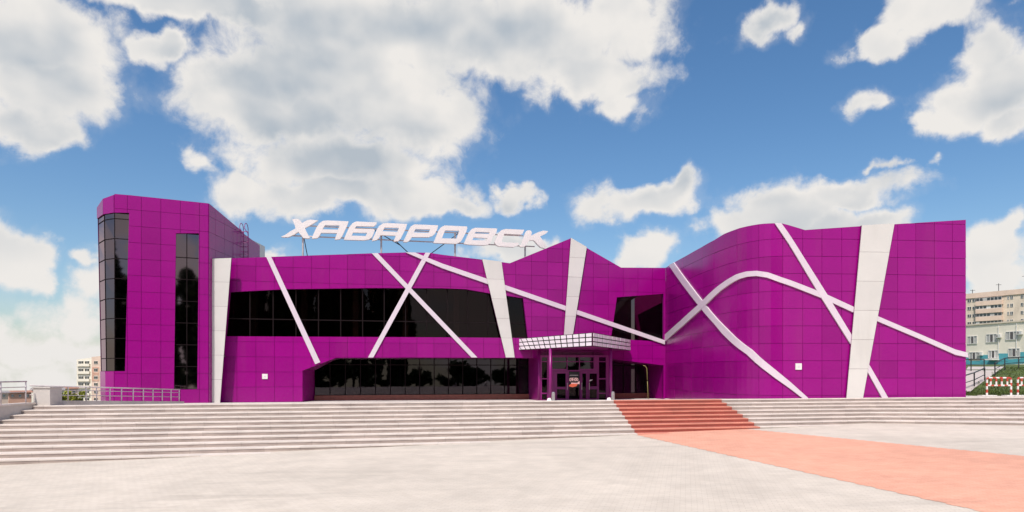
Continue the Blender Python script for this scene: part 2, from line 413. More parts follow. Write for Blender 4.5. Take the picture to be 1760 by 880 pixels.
def glazing(path, outline, sj, zj, off, name, parent, m, frame='frame_dark', fw=.06, depth=.08):
    """a window: one frame mesh (the part) and one pane per opening (sub-parts)"""
    cells = []
    for a, b in zip(sj, sj[1:]):
        for c, d in zip(zj, zj[1:]):
            r = [(a+fw/2, c+fw/2), (b-fw/2, c+fw/2), (b-fw/2, d-fw/2), (a+fw/2, d-fw/2)]
            V, T = cdt([r, outline], [], lambda q: inside(q, r) and inside(q, outline))
            if T: cells.append((r, V, T))
    fr = piece(path, outline, [c[0] for c in cells], off+depth/2, depth, name, frame, parent)
    for r, V, T in cells:
        v, f = solid(path, V, T, off+random.gauss(0, .002), .012)
        obj('pane', v, f, m, fr)
    return fr
def stripe(path, pxpoly, off, name, m, parent, step=None, thick=.09):
    sz = [path.sz(*q) for q in pxpoly]
    lo = min(q[0] for q in sz); hi = max(q[0] for q in sz)
    return piece(path, sz, [], off, thick, name, m, parent, band(lo, hi, step) if step else [])
def white_band(path, pxpoly, off, thick, step=None):
    sz = [path.sz(*q) for q in pxpoly]; lo = min(q[0] for q in sz); hi = max(q[0] for q in sz)
    o = piece(path, sz, [], off-.03, thick-.03, 'white_band', 'panel_dark', hall, band(lo, hi, step) if step else [])
    z0 = min(q[1] for q in sz); z1 = max(q[1] for q in sz); n = round((z1-z0)/1.55)
    for i in range(n):
        a, b = z0+(z1-z0)*i/n-(.1 if i == 0 else 0), z0+(z1-z0)*(i+1)/n+(.1 if i == n-1 else 0); g = .006; t1, t2 = random.gauss(0, .004), random.gauss(0, .003)
        piece(path, sz, [], off, .029, 'panel', 'white_panel', o, band(lo, hi, step) if step else [], lambda q, z: t1*(q-(lo+hi)/2)+t2*(z-(a+b)/2), [(lo-1, a+g), (hi+1, a+g), (hi+1, b-g), (lo-1, b-g)])
def ribbon(cl, wpx):
    """px polyline -> closed outline, wpx wide"""
    L, R = [], []
    for i, p in enumerate(cl):
        a = Vector(cl[max(0, i-1)]); b = Vector(cl[min(len(cl)-1, i+1)]); d = (b-a).normalized(); n = Vector((-d.y, d.x))*wpx/2
        L.append(tuple(Vector(p)+n)); R.append(tuple(Vector(p)-n))
    return L+R[::-1]

# ------------------------------------------------------------------ ground, plaza, stairs, platform
def z_plaza(X, Y): return -1.19+.0211*(min(max(X, -40), 17)+15.6)+.0056*(min(max(Y, -60), 36)-23.7)
def line_pt(k, X):
    """nosing line of step k at plan coordinate X -> (Y, z)"""
    A = ((109-CX)/F*(30-.59*k), 30-.59*k, 2-1.464-.16*k)
    B = ((1494-CX)/F*(36-.54*k), 36-.54*k, 2-1.362-.16*k)
    C = ((1760-CX)/F*(37.2-.95*k), 37.2-.95*k, 2-1.362-.16*k)
    P, Q = (A, B) if X <= B[0] else (B, C)
    f = (X-P[0])/(Q[0]-P[0]); return (P[1]+f*(Q[1]-P[1]), P[2]+(Q[2]-P[2])*(min(f, 1) if P is B else f))
def bend_x(k): return (1494-CX)/F*(36-.54*k)

def grid(name, xs, ys, zf, m, parent=None):
    v = [(x, y, zf(x, y)) for y in ys for x in xs]; n = len(xs)
    f = [(j*n+i, j*n+i+1, (j+1)*n+i+1, (j+1)*n+i) for j in range(len(ys)-1) for i in range(n-1)]
    return obj(name, v, f, m, parent)
def z_ground(x, y):
    r = math.hypot(x, y); d = max(0, r-60)
    return -2.2-.0285*d if y > -200 else -2.2-.0285*d
rs = [-6000, -3000, -1500, -800, -400, -200, -100, -60, -30, 0, 30, 60, 100, 200, 400, 800, 1500, 3000, 6000]
struct(grid('ground', rs, rs, z_ground, 'soil'))
struct(grid('plaza', [-90, -60, -40, -30, -20, -10, 0, 10, 17, 30, 60, 90], [-8, 0, 10, 20, 30, 36], z_plaza, 'paving_grey'))

def on_plaza(px, py, lift=.0):
    lo, hi = 1.0, 60.0
    for _ in range(60):
        Y = (lo+hi)/2; p = at(px, py, Y)
        if p.z > z_plaza(p.x, p.y): lo = Y
        else: hi = Y
    p.z = z_plaza(p.x, p.y)+lift; return p
# the red paving strip continues past the frame towards the lower right
La, Lb = on_plaza(1100, 749), on_plaza(1690, 880); Ra, Rb = on_plaza(1303, 739.5), on_plaza(1760, 784)
La = La+(La-Lb).normalized()*.9; Ra = Ra+(Ra-Rb).normalized()*.9
NS = 150
v, f = [], []
for i in range(NS):   # courses of pavers, each starting a little further left or right
    a0, a1 = La.lerp(Lb, 1.9*i/NS), La.lerp(Lb, 1.9*(i+1)/NS); b0, b1 = Ra.lerp(Rb, 1.6*i/NS), Ra.lerp(Rb, 1.6*(i+1)/NS)
    o_ = ((b0+b1)-(a0+a1)).normalized()*.04; ja, jb = (i*7) % 3-1, (i*5) % 3-1; c_ = len(v)
    for j in range(5):
        for p0, p1 in ((a0+o_*ja, b0+o_*jb), (a1+o_*ja, b1+o_*jb)):
            q = p0.lerp(p1, j/4); v.append((q.x, q.y, z_plaza(q.x, q.y)+.006))
    f += [(c_+2*j, c_+2*j+2, c_+2*j+3, c_+2*j+1) for j in range(4)]
struct(obj('red_walkway', v, f, 'paving_red'))

XL = -21.05
stairs = bpy.data.objects.new('stairs', None); COL.objects.link(stairs); struct(stairs)
stairs['label'] = 'wide grey stone steps with a red flight in front of the purple building'
def step(k, x0, x1, red):
    n = max(1, int((x1(k)-x0(k))/3)); mb = MB()
    xs = [x0(k)+(x1(k)-x0(k))*i/n for i in range(n+1)]
    if k < 11:
        nose, th = .018, .045
        for a, b in zip(xs, xs[1:]):
            pa, pb = line_pt(k, a), line_pt(k, b)
            if k: qa, qb = line_pt(k-1, a), line_pt(k-1, b); da, db = qa[0]-pa[0]+.05, qb[0]-pb[0]+.05
            else: da = db = .45
            # tread slab, then the riser block under it
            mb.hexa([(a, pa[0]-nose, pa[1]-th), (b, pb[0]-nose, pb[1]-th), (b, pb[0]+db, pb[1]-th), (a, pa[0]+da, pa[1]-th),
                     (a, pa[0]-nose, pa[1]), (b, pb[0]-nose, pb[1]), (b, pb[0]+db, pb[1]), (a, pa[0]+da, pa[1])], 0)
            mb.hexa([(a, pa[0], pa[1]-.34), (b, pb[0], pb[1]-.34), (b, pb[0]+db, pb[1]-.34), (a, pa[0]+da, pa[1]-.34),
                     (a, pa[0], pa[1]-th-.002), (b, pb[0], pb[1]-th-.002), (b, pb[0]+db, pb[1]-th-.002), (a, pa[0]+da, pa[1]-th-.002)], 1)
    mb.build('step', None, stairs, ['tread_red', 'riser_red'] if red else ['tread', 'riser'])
for k in range(11):
    step(k, lambda k: XL, lambda k: 5.07+.05*k-.004, False)
    if k < 9:
        step(k, lambda k: 5.07+.05*k+.004, lambda k: 10.72+.095*k-.004, True)
        step(k, lambda k: 10.72+.095*k+.004, lambda k: bend_x(k), False)
        step(k, lambda k: bend_x(k)+.001, lambda k: 40.0, False)

# platform between the top step and the building; ruled from front edge to wall foot
cols = [(40, 29.9, 698, 42, 696), (109, 30, 697, 42, 694.5), (380, 31, 693.6, 44.7, 692), (540, 31.6, 692.6, 45.8, 690.8), (800, 32.75, 690.9, 48, 689.4), (960, 33.4, 689.3, 50, 687.9), (1140, 34.3, 687.6, 51.7, 685.9),
        (1240, 34.8, 686.9, 41, 685.3), (1340, 35.3, 685.9, 37.2, 684.9), (1494, 36, 684.3, 37.4, 683.5), (1660, 36.8, 682.6, 38, 681.4), (1760, 37.2, 682.7, 39, 681.5), (1850, 37.6, 682.6, 39, 681.5)]
v, f = [], []
for i, (px, Yf, yf, Yb, yb) in enumerate(cols):
    X = (px-CX)/F*Yf; Yl, zl = line_pt(0, X)
    a = Vector((X, Yl+.42, zl-.012)); b = at(px, yb, Yb); c = Vector((b.x, Yb+12, b.z-.02))
    v += [a, b, c]
    if i: f += [(3*i-3, 3*i, 3*i+1, 3*i-2), (3*i-2, 3*i+1, 3*i+2, 3*i-1)]
struct(obj('platform', v, f, 'platform_paving'))

# ------------------------------------------------------------------ the building
hall = thing('entertainment_hall', 'large magenta panelled hall with white stripes, tower and curved right wing', 'building')
midp = Path([((340-CX)/F*0+Vector((-17.68, 44.9)).x-2.3, 44.9-.227*2.3), (11.72, 44.9+.227*(11.72+17.68))])
# trim the left end to the tower
def md(px, py): return midp.sz(px, py)
ZB = -.5
roof_px = [(366, 446), (399, 444), (640, 435.5), (700, 434), (737, 434.5), (760, 438), (826, 446), (876, 452.5), (980, 410), (1067, 460), (1143.5, 460.5)]
top = [md(*q) for q in roof_px]
mid_out = [(top[0][0], ZB)]+top+[(top[-1][0], ZB)]
win_up = [md(*q) for q in [(396, 502), (492, 497), (642, 495), (760, 495.5), (800, 497), (840, 504), (899, 512.5), (907, 581), (792, 580), (389, 578)]]
win_rt = [md(*q) for q in [(1060, 511), (1140, 505), (1140, 587), (1090, 584.5), (1050, 580)]]
open_px = [(520, 705), (520, 637), (577, 615), (885, 615), (1052, 617), (1140, 628), (1140, 705)]
opening = [(s, max(z, ZB-.3)) for s, z in [md(*q) for q in open_px]]
opening[0] = (opening[0][0], ZB-.3); opening[-1] = (opening[-1][0], ZB-.3)
mid_wall = piece(midp, mid_out, [win_up, win_rt, opening], 0, .22, 'front_wall', 'panel_dark', hall)
s0 = md(407.5, 600)[0]; sj = [s0+1.178*i for i in range(-3, 27)]; zj = [.03+1.0*i for i in range(-1, 13)]
clad(midp, mid_out, [win_up, win_rt, opening], sj, zj, mid_wall)

# right wing: rounded corner, then the long front
rp = [(11.69, 52.1), (11.80, 47.5), (12.03, 43.5), (12.28, 41), (12.78, 38.5), (13.53, 37.15), (14.5, 36.72), (15.72, 36.72), (18.9, 36.9), (20.9, 37.1), (25.02, 37.5)]
def catmull(p, n=6):
    o = []
    for i in range(len(p)-1):
        a, b, c, d = (Vector(p[max(0, i-1)]), Vector(p[i]), Vector(p[i+1]), Vector(p[min(len(p)-1, i+2)]))
        for k in range(n):
            t = k/n; o.append(.5*((2*b)+(c-a)*t+(2*a-5*b+4*c-d)*t*t+(3*b-a-3*c+d)*t**3))
    return o+[Vector(p[-1])]
wing = Path(catmull(rp), smooth=True)
def wg(px, py): return wing.sz(px, py)
wr_px = [(1142, 462), (1156, 453.5), (1180, 440), (1205, 426), (1229, 412.6), (1246, 402), (1273, 392), (1304, 385.7), (1331, 384), (1341, 383.6), (1383, 395.6), (1479, 389), (1535, 385.7), (1658, 378)]
wt = [wg(*q) for q in wr_px]; wt[-1] = (wing.s[-1], wt[-1][1]); wt[0] = (0.02, wt[0][1])
wing_out = [(wt[0][0], ZB)]+wt+[(wt[-1][0], ZB)]
wl = band(0, wing.s[-1], .35)
wing_wall = piece(wing, wing_out, [], 0, .22, 'wing_wall', 'panel_dark', hall, wl)
wsj = [.02]+[wg(x, 600)[0] for x in (1160, 1175, 1190, 1209, 1228, 1268, 1305, 1345, 1379, 1412, 1446, 1478, 1510, 1542, 1573, 1605, 1636)]+[wing.s[-1]]
wzj = [.75+.94*i for i in range(-1, 14)]
clad(wing, wing_out, [], wsj, wzj, wing_wall, curved=True)

# tower: front plane, two raking corner facets, right-hand side
T = {167: 42.8, 178: 41.6, 196: 41.15}
def pl(px, Y): return ((px-CX)/F*Y, Y)
T0, T1, T2 = pl(167.5, 42.8), pl(178.3, 41.6), pl(196.5, 41.15)
T4 = (-19.3, 43.2); T5 = (-19.3, 48.7)
tf = Path([T2, T4]); tg1 = Path([T1, T2], lean=(.0135, .001)); tg0 = Path([T0, T1], lean=(.021, .0135)); ts = Path([T4, T5]); tl = Path([(T0[0]-.2, 52), T0], lean=(.021, .021))
def tq(px, py): return tf.sz(px, py)
ft = [tq(196.5, 333.5), tq(223, 335.7), tq(361, 350)]; ft[0] = (0, ft[0][1]); ft[-1] = (tf.s[-1], ft[-1][1])
t_out = [(0, -2.5)]+ft+[(tf.s[-1], -2.5)]
glass_r = [(-.2, tq(196.5, 366)[1]), tq(222, 366), tq(215, 638), (-.2, tq(196.5, 638)[1])]
win_t = [tq(302.5, 401), tq(342, 401), tq(339, 669), tq(299, 669)]
tower_wall = piece(tf, t_out, [glass_r, win_t], 0, .2, 'tower_wall', 'panel_dark', hall)
tsj = [0, tq(219, 400)[0], tq(243, 400)[0], tq(276.5, 400)[0], tq(310, 400)[0], tq(343, 400)[0], tf.s[-1]+.02]
tzj = [.93+1.0*i for i in range(-3, 13)]
clad(tf, t_out, [glass_r, win_t], tsj, tzj, tower_wall)
zg0, zg1 = tq(200, 638)[1], tq(200, 366)[1]
for pth, z1, nm in ((tg1, 12.66, 'corner_wall'), (tg0, 12.50, 'corner_wall')):
    L = pth.s[-1]
    za, zb = (12.62, 12.74) if pth is tg1 else (12.36, 12.62)
    o1 = [(0, -2.5), (L, -2.5), (L, zb), (0, za)]; hg = [(-.1, zg0), (L+.1, zg0), (L+.1, zg1), (-.1, zg1)]
    wl_ = piece(pth, o1, [hg], 0, .2, nm, 'panel_dark', hall)
    clad(pth, o1, [hg], [-.02, L+.02], [-2.5, -1, .5, zg0, zg1, 13], wl_)
    glazing(pth, [(0, zg0), (L, zg0), (L, zg1), (0, zg1)], [0, L], [zg0]+[zg1-.34-1.21*i for i in range(7, -1, -1)]+[zg1], -.03, 'corner_window', hall, 'glass_tower', fw=.045, depth=.05)
glazing(tf, [(0, zg0), tq(215, 638), tq(222, 366), (0, zg1)], [0, tq(222, 366)[0]+.1], [zg0]+[zg1-.34-1.21*i for i in range(7, -1, -1)]+[zg1], -.03, 'corner_window', hall, 'glass_tower', fw=.045, depth=.05)
zw0, zw1 = tq(320, 669)[1], tq(320, 401)[1]
glazing(tf, win_t, [tq(299, 500)[0], tq(321, 500)[0], tq(343, 500)[0]], [zw0]+[zw1-1.52-1.37*i for i in range(5, -1, -1)]+[zw1], -.1, 'tower_window', hall, 'glass_tower', fw=.05, depth=.06)
side_out = [(0, -2.5), (0, ft[-1][1]), (ts.s[-1], 12.05), (ts.s[-1], -2.5)]
side_wall = piece(ts, side_out, [], 0, .2, 'tower_side_wall', 'panel_dark', hall)
clad(ts, side_out, [], [0, .9, 2.3, 3.7, ts.s[-1]], tzj, side_wall)
back_left = piece(tl, [(0, -2.5), (tl.s[-1], -2.5), (tl.s[-1], 12.36), (0, 11.8)], [], 0, .2, 'tower_side_wall', 'panel', hall)
mb = MB(); mb.add([(T0[0], T0[1]+.1, 12.2), (T1[0], T1[1]+.1, 12.3), (T2[0], T2[1]+.1, 12.35), (T4[0]-.1, T4[1]+.1, 12.35), (T5[0]-.1, 48.6, 11.9), (T5[0]-.1, 52, 11.6), (T0[0], 52, 11.6)], [(0, 1, 2, 3, 4, 5, 6)])
mb.add([(T5[0], 48.7, -2.5), (T5[0], 52, -2.5), (T5[0], 52, 11.7), (T5[0], 48.7, 12.0)], [(0, 1, 2, 3)]); mb.add([(T5[0], 52, -2.5), (T0[0]-.2, 52, -2.5), (T0[0]-.2, 52, 11.7), (T5[0], 52, 11.7)], [(0, 1, 2, 3)])
mb.build('tower_roof', 'panel', hall)
# lift housing seen just behind the tower
mb = MB(); mb.box((at(430, 0, 51).x, 51, 8.5), (at(434.5, 0, 51).x, 53.5, at(0, 413, 51).z)); mb.build('roof_housing', 'white_panel', hall)

# the cladding panels: the 300 largest are parts of their own, the slivers one joined part
PANELS.sort(key=lambda q: -q[0])
for a, v, f, par in PANELS[:300]: obj('panel', v, f, 'panel', par)
mb = MB()
for a, v, f, par in PANELS[300:]: mb.add(v, f)
o = mb.build('small_panels', 'panel', hall); o['kind'] = 'stuff'

# roofs and hidden walls close the volumes
mb = MB()
a, b = midp.p3(top[0][0], 0, -.25), midp.p3(top[-1][0], 0, -.25)
RZ = 9.0
mb.add([(a.x, a.y, RZ), (b.x, b.y, RZ), (b.x, 66, RZ), (a.x, 66, RZ)], [(0, 1, 2, 3)])
mb.build('hall_roof', 'roof_grey', hall)
mb = MB(); mb.add([(a.x, 66, ZB), (b.x, 66, ZB), (b.x, 66, 9.6), (a.x, 66, 9.6)], [(0, 1, 2, 3)]); mb.add([(a.x, a.y, ZB), (a.x, 66, ZB), (a.x, 66, 9.6), (a.x, a.y, 9.6)], [(0, 1, 2, 3)])
mb.build('rear_wall', 'interior', hall)
mb = MB(); q = wing.p[-1]
mb.add([(q.x, q.y, ZB), (q.x, 66, ZB), (q.x, 66, 10.0), (q.x, q.y, 10.42)], [(0, 1, 2, 3)])
mb.add([(11.9, 66, ZB), (q.x, 66, ZB), (q.x, 66, 10.0), (11.9, 66, 10)], [(0, 1, 2, 3)])
mb.build('wing_side_wall', 'panel', hall)
mb = MB(); pts = [wing.p3(wing.s[-1]*i/14, 9.55, -.3) for i in range(15)]
# keep the flat roof below the falling parapet at the inner corner
rv = [(p.x, p.y, 7.6 if i < 4 else 9.3) for i, p in enumerate(pts)]+[(q.x, 66, 9.3), (12.2, 66, 7.6)]
mb.add(rv, [tuple(range(len(rv)))]); mb.build('wing_roof', 'roof_grey', hall)

# white stripes and broad white bands
stripe(midp, [(458, 442.2), (466.5, 441.8), (550.5, 622.6), (542, 626)], .12, 'stripe', 'stripe', hall)
stripe(midp, [(639, 435.8), (649, 435.4), (820, 614.5), (810, 614.5)], .12, 'stripe', 'stripe', hall)
stripe(midp, [(731, 434.6), (739.5, 435), (641.5, 614.5), (632.5, 614.5)], .128, 'stripe', 'stripe', hall)
stripe(midp, [(697, 434.2), (713, 434.4), (760, 453.5), (835, 479), (971, 526), (1141.5, 585), (1141.5, 592), (971, 534), (835, 487.5), (760, 461.5)], .136, 'stripe', 'stripe', hall)
for poly in ([(366, 445.5), (398.5, 444.2), (379, 694), (364, 694)], [(828, 446), (861, 450.3), (883.5, 614.5), (868.5, 614.5)], [(980, 409.6), (1007, 425.2), (983, 577), (968, 577)]):
    first = poly[0][0] == 366; pth = midp.shifted(.7) if first else midp
    white_band(pth, poly, .20, .2 if first else .17)
for i, poly in enumerate(([(1152, 455.8), (1160.5, 451.2), (1213, 521), (1236, 549), (1252, 565), (1294, 601), (1340, 642), (1388, 684.5), (1378, 684.5), (1332, 650), (1286, 609), (1244, 573), (1230, 556), (1205, 527)],
             ribbon([(1143.5, 583), (1175, 555), (1209.5, 524), (1239, 496), (1256, 484), (1270.6, 475.8), (1286, 471.3), (1302, 470.2), (1319, 473), (1340, 481), (1378, 495), (1416, 510), (1466, 533)], 9),
             [(1331, 384.4), (1342, 384.2), (1420, 507), (1464, 580), (1462, 595), (1409, 511)],
             [(1505, 543), (1580, 575), (1640, 601), (1660, 606), (1662, 614.5), (1640, 610), (1580, 583.5), (1503, 551)],
             [(1489, 622), (1524.5, 684), (1514, 684), (1485, 632)])):
    stripe(wing, poly, (.12, .128, .136, .12, .12)[i], 'stripe', 'stripe', hall, step=.35)
white_band(wing, [(1478, 388.6), (1533.5, 385.2), (1479.5, 684), (1451.5, 684)], .20, .17, .35)

# upper windows
def uw(poly, zlist, step, name, parent=hall):
    lo = min(q[0] for q in poly); hi = max(q[0] for q in poly); n = max(1, round((hi-lo)/step))
    glazing(midp, poly, [lo-.02+(hi-lo+.04)*i/n for i in range(n+1)], zlist, -.19, name, parent, 'glass_dark', fw=.07, depth=.1)
uw(win_up, [4.2, 5.55, 8.2], 1.45, 'upper_window'); uw(win_rt, [4.0, 8.6], 3.6, 'upper_window')
# interior: upper floor slab, back wall, pillars
def mp(px, py, off): s, z = midp.sz(px, py); return midp.p3(s, z, off)
mb = MB(); a, b = midp.p3(top[0][0]+.1, 0, -.3), midp.p3(top[-1][0]-.1, 0, -.3); c, d = midp.p3(top[-1][0]-.1, 0, -10), midp.p3(top[0][0]+.1, 0, -10)
mb.hexa([(a.x, a.y, 3.7), (b.x, b.y, 3.7), (c.x, c.y, 3.7), (d.x, d.y, 3.7), (a.x, a.y, 4.0), (b.x, b.y, 4.0), (c.x, c.y, 4.0), (d.x, d.y, 4.0)])
mb.add([(d.x, d.y, ZB), (c.x, c.y, ZB), (c.x, c.y, RZ), (d.x, d.y, RZ)], [(0, 1, 2, 3)])
a2, b2 = midp.p3(top[0][0]+.1, 0, -2.95), midp.p3(top[-1][0]-.1, 0, -2.95)
mb.add([(a2.x, a2.y, .12), (b2.x, b2.y, .12), (c.x, c.y, .12), (d.x, d.y, .12)], [(0, 1, 2, 3)])
mb.build('interior_shell', 'interior', hall)
for px in (430, 520, 612, 700, 790):
    s, _ = md(px, 540); mb = MB(); p = midp.p3(s, 4.0, -1.6); mb.box((p.x-.2, p.y-.2, 4.0), (p.x+.2, p.y+.2, 9)); mb.build('pillar', 'interior_light', hall)
for px in (653, 780):
    s, _ = md(px, 650); mb = MB(); p = midp.p3(s, 0, -3.9); mb.box((p.x-.33, p.y-.3, ZB), (p.x+.33, p.y+.3, 3.7)); mb.build('pillar', 'interior_light', hall)

# ground floor recess: reveal, plinth, glazing
mb = MB(); q = opening
sback = midp.shifted(-2.8).sz(541, 650)[0]     # the left jamb is splayed inwards
bk = [(sback, q[0][1]), (sback, q[1][1])]+q[2:]
for (s1, z1), (s2, z2), (s3, z3), (s4, z4) in zip(q, q[1:], bk[1:], bk):
    mb.add([midp.p3(s1, z1, .045), midp.p3(s2, z2, .045), midp.p3(s3, z3, -2.8), midp.p3(s4, z4, -2.8)], [(0, 1, 2, 3)])
mb.build('recess_reveal', 'panel', hall)
sl, sr = sback, q[-1][0]
gpoly = [(sl, .36), (sr, .36), (sr, 2.75), (md(1052, 617)[0], 3.2), (md(577, 615)[0], 3.2), (sl, 2.25)]
n = round((sr-sl)/1.05)
glazing(midp, gpoly, [sl-.01+(sr-sl+.02)*i/n for i in range(n+1)], [.36, 2.55, 3.3], -2.72, 'ground_floor_window', hall, 'glass_ground', fw=.06, depth=.1)
sd0 = md(926, 680)[0]; sd1 = md(1050, 680)[0]
for a, b in ((sl, sd0), (sd1, sr)):
    piece(midp, [(a, ZB), (b, ZB), (b, .35), (a, .35)], [], -2.45, .3, 'plinth', 'granite_red', hall, band(a, b, 2))

# entrance vestibule
vp = midp.shifted(.8)
def vq(px, py): return vp.sz(px, py)
def vrect(x0, y0, x1, y1): return [vq(x0, y1), vq(x1, y1), vq(x1, y0), vq(x0, y0)]
vest = piece(vp, vrect(929, 611, 1046, 692), [], 0, .01, 'tmp', 'frame_magenta', hall)
bpy.data.objects.remove(vest)
lites = [(931, 614, 940, 621), (949, 614, 973.7, 621), (975, 614, 995, 621), (996.3, 614, 1020, 621), (1029, 614, 1041, 621),
         (931, 622.3, 940, 650), (931, 652, 940, 675), (931, 677, 940, 687), (949, 622.3, 973.7, 634), (975, 622.3, 995, 636), (996.3, 622.3, 1020, 634),
         (1029, 622.3, 1041, 650), (1029, 652, 1041, 675), (1029, 677, 1041, 687), (977.5, 638.5, 996, 686)]
doors = [((950.5, 637.5, 976.5, 690), [(957, 642, 972, 665), (957, 669, 972, 685)]), ((997.5, 637.5, 1010, 690), [(1000.5, 642, 1007, 685)]), ((1010.4, 637.5, 1028, 690), [(1013, 642, 1025.5, 664), (1013, 669, 1025.5, 685)])]
vest = piece(vp, vrect(928.5, 610.5, 1046, 694), [vrect(*r) for r in lites]+[vrect(*d[0]) for d in doors], .06, .12, 'vestibule', 'frame_magenta', hall)
def pane_at(r, par, off=0, m='glass_ground'):
    piece(vp, vrect(*r), [], off, .015, 'pane', m, par)
for r in lites: pane_at(r, vest, m='glass_ground' if r[3] < 637 else 'glass_dark')
for r, gl in doors:
    d = piece(vp, vrect(r[0]+.25, r[1]+.3, r[2]-.25, r[3]), [vrect(*g) for g in gl], .05, .06, 'door', 'frame_magenta', hall)
    for g in gl: pane_at(g, d, .02, 'glass_dark')
    mb = MB(); hx = r[2]-2.2 if r[0] < 990 else r[0]+1.6
    s, z = vq(hx, 664); mb.tube([vp.p3(s, 1.25, .13), vp.p3(s, .75, .13)], .018); mb.tube([vp.p3(s, 1.2, .04), vp.p3(s, 1.2, .13)], .012); mb.tube([vp.p3(s, .8, .04), vp.p3(s, .8, .13)], .012)
    mb.build('handle', 'steel', d)
# side walls and lid of the vestibule
mb = MB()
for px in (928.5, 1046):
    s, _ = vq(px, 650); mb.add([vp.p3(s, ZB, -.06), vp.p3(s, ZB, -3.4), vp.p3(s, 3.2, -3.4), vp.p3(s, 3.2, -.06)], [(0, 1, 2, 3)])
s1, s2 = vq(928.5, 650)[0], vq(1046, 650)[0]
mb.add([vp.p3(s1, 3.19, -.05), vp.p3(s2, 3.19, -.05), vp.p3(s2, 3.19, -3.4), vp.p3(s1, 3.19, -3.4)], [(0, 1, 2, 3)])
mb.build('vestibule_side', 'frame_magenta', hall)
# opening hours poster on the middle pane
poster = thing('opening_hours_poster', 'black opening hours poster with white digits and orange shape between the entrance doors', 'poster')
def vpoly(pts, off, name, m, par): return piece(vp, [vq(*q) for q in pts], [], off, .004, name, m, par)
vpoly([(978, 666), (995.7, 666), (995.7, 639.5), (978, 639.5)], .03, 'backing', 'black_print', poster)
def cr(x, y): return (930+x/10.35, 605+y/10.35)
vpoly([cr(485, 608), cr(515, 575), cr(560, 562), cr(625, 566), (992, 658), cr(650, 545), cr(680, 515), cr(682, 580), cr(650, 572), cr(625, 608), cr(560, 626)][0:4]+[cr(650, 570), cr(625, 608), cr(560, 626)], .036, 'orange_shape', 'orange_print', poster)
vpoly([cr(528, 545), cr(640, 548), cr(680, 512), cr(682, 575), cr(645, 566), cr(535, 568)], .036, 'pink_shape', 'pink_print', poster)
vpoly([cr(505, 408), cr(655, 408), cr(655, 418), cr(505, 418)], .036, 'text_line', 'white_paint', poster)
for x in range(525, 640, 24): vpoly([cr(x, 458), cr(x+14, 458), cr(x+14, 466), cr(x, 466)], .036, 'text_mark', 'pink_print', poster)
def text_mesh(body, size, name, m, par, origin, right, up):
    cu = bpy.data.curves.new(name, 'FONT'); cu.body = body; cu.size = size; cu.align_x = 'CENTER'; cu.offset = size*.018
    to = bpy.data.objects.new('tmp', cu); COL.objects.link(to); dg = bpy.context.evaluated_depsgraph_get()
    me = bpy.data.meshes.new_from_object(to.evaluated_get(dg)); bpy.data.objects.remove(to)
    o = bpy.data.objects.new(name, me); COL.objects.link(o); me.materials.clear(); me.materials.append(MATS[m])
    n = right.cross(up); o.matrix_world = Matrix.Translation(origin) @ Matrix((right, up, n)).transposed().to_4x4(); o.parent = par
    return o
s, z = vq(986, 655); rt = (vp.p3(s+1, z, 0)-vp.p3(s, z, 0)).normalized()
text_mesh('09:00', .30, 'digits', 'pink_print', poster, vp.p3(s, z, .042), rt, Vector((0, 0, 1)))
st = vpoly([cr(838, 525), cr(842, 505), cr(880, 492), cr(920, 488), cr(890, 512), cr(860, 522)], .05, 'door_sticker', 'white_paint', None)
tag(st, 'small white curved sticker on the glass of the right entrance door', 'sticker')

# canopy: a pointed light box with white tiles, on three posts
canopy = obj('canopy', *(lambda z0, z1: ([(.5, 49.1, z0), (4.93, 41.6, z0), (8.72, 50.2, z0), (8.2, 51.0, z0), (.9, 49.6, z0), (.5, 49.1, z1), (4.93, 41.6, z1), (8.72, 50.2, z1), (8.2, 51.0, z1), (.9, 49.6, z1)],
      [(4, 3, 2, 1, 0), (5, 6, 7, 8, 9), (0, 1, 6, 5), (1, 2, 7, 6), (2, 3, 8, 7), (4, 0, 5, 9)]))(3.62, 4.42), 'frame_dark', hall, ['frame_magenta'])
for (A, B, nc, sgn) in (((.5, 49.1), (4.93, 41.6), 13, 1), ((4.93, 41.6), (8.72, 50.2), 9, -1)):
    cp = Path([A, B]); L = cp.s[-1]
    outl = [(.02, 3.60), (L-.02, 3.60), (L-.02, 4.44), (.02, 4.44)]
    back = piece(cp, outl, [], .02, .03, 'fascia', 'frame_dark', canopy)
    def lean_at(f): g = (1-f) if sgn > 0 else f; return .75*g**1.5*sgn
    for i in range(-2, nc+2):
        f0, f1 = i/nc, (i+1)/nc
        for r in range(3):
            za, zb = 3.61+.275*r, 3.61+.275*(r+1); g = .03
            def X(f, z): return f*L-lean_at(min(1, max(0, f)))*((z-4.0)/.8)
            gh = .065; cell = [(X(f0, za)+gh, za+g), (X(f1, za)-gh, za+g), (X(f1, zb)-gh, zb-g), (X(f0, zb)+gh, zb-g)]
            if cell[1][0] < cell[0][0]: continue
            V, Tt = cdt([cell, outl], [], lambda c: inside(c, cell) and inside(c, outl))
            if Tt: v, f = solid(cp, V, Tt, .04, .02); obj('tile', v, f, 'tile_white', canopy)
for px, Y, zb in ((927, 48.6, -.2), (946, 45.6, -.2), (1049.5, 45.9, -.2)):
    p = at(px, 650, Y); mb = MB(); mb.tube([(p.x, Y, zb), (p.x, Y, 3.615)], .105, 14); mb.build('canopy_post', 'frame_magenta', canopy, smooth=True)

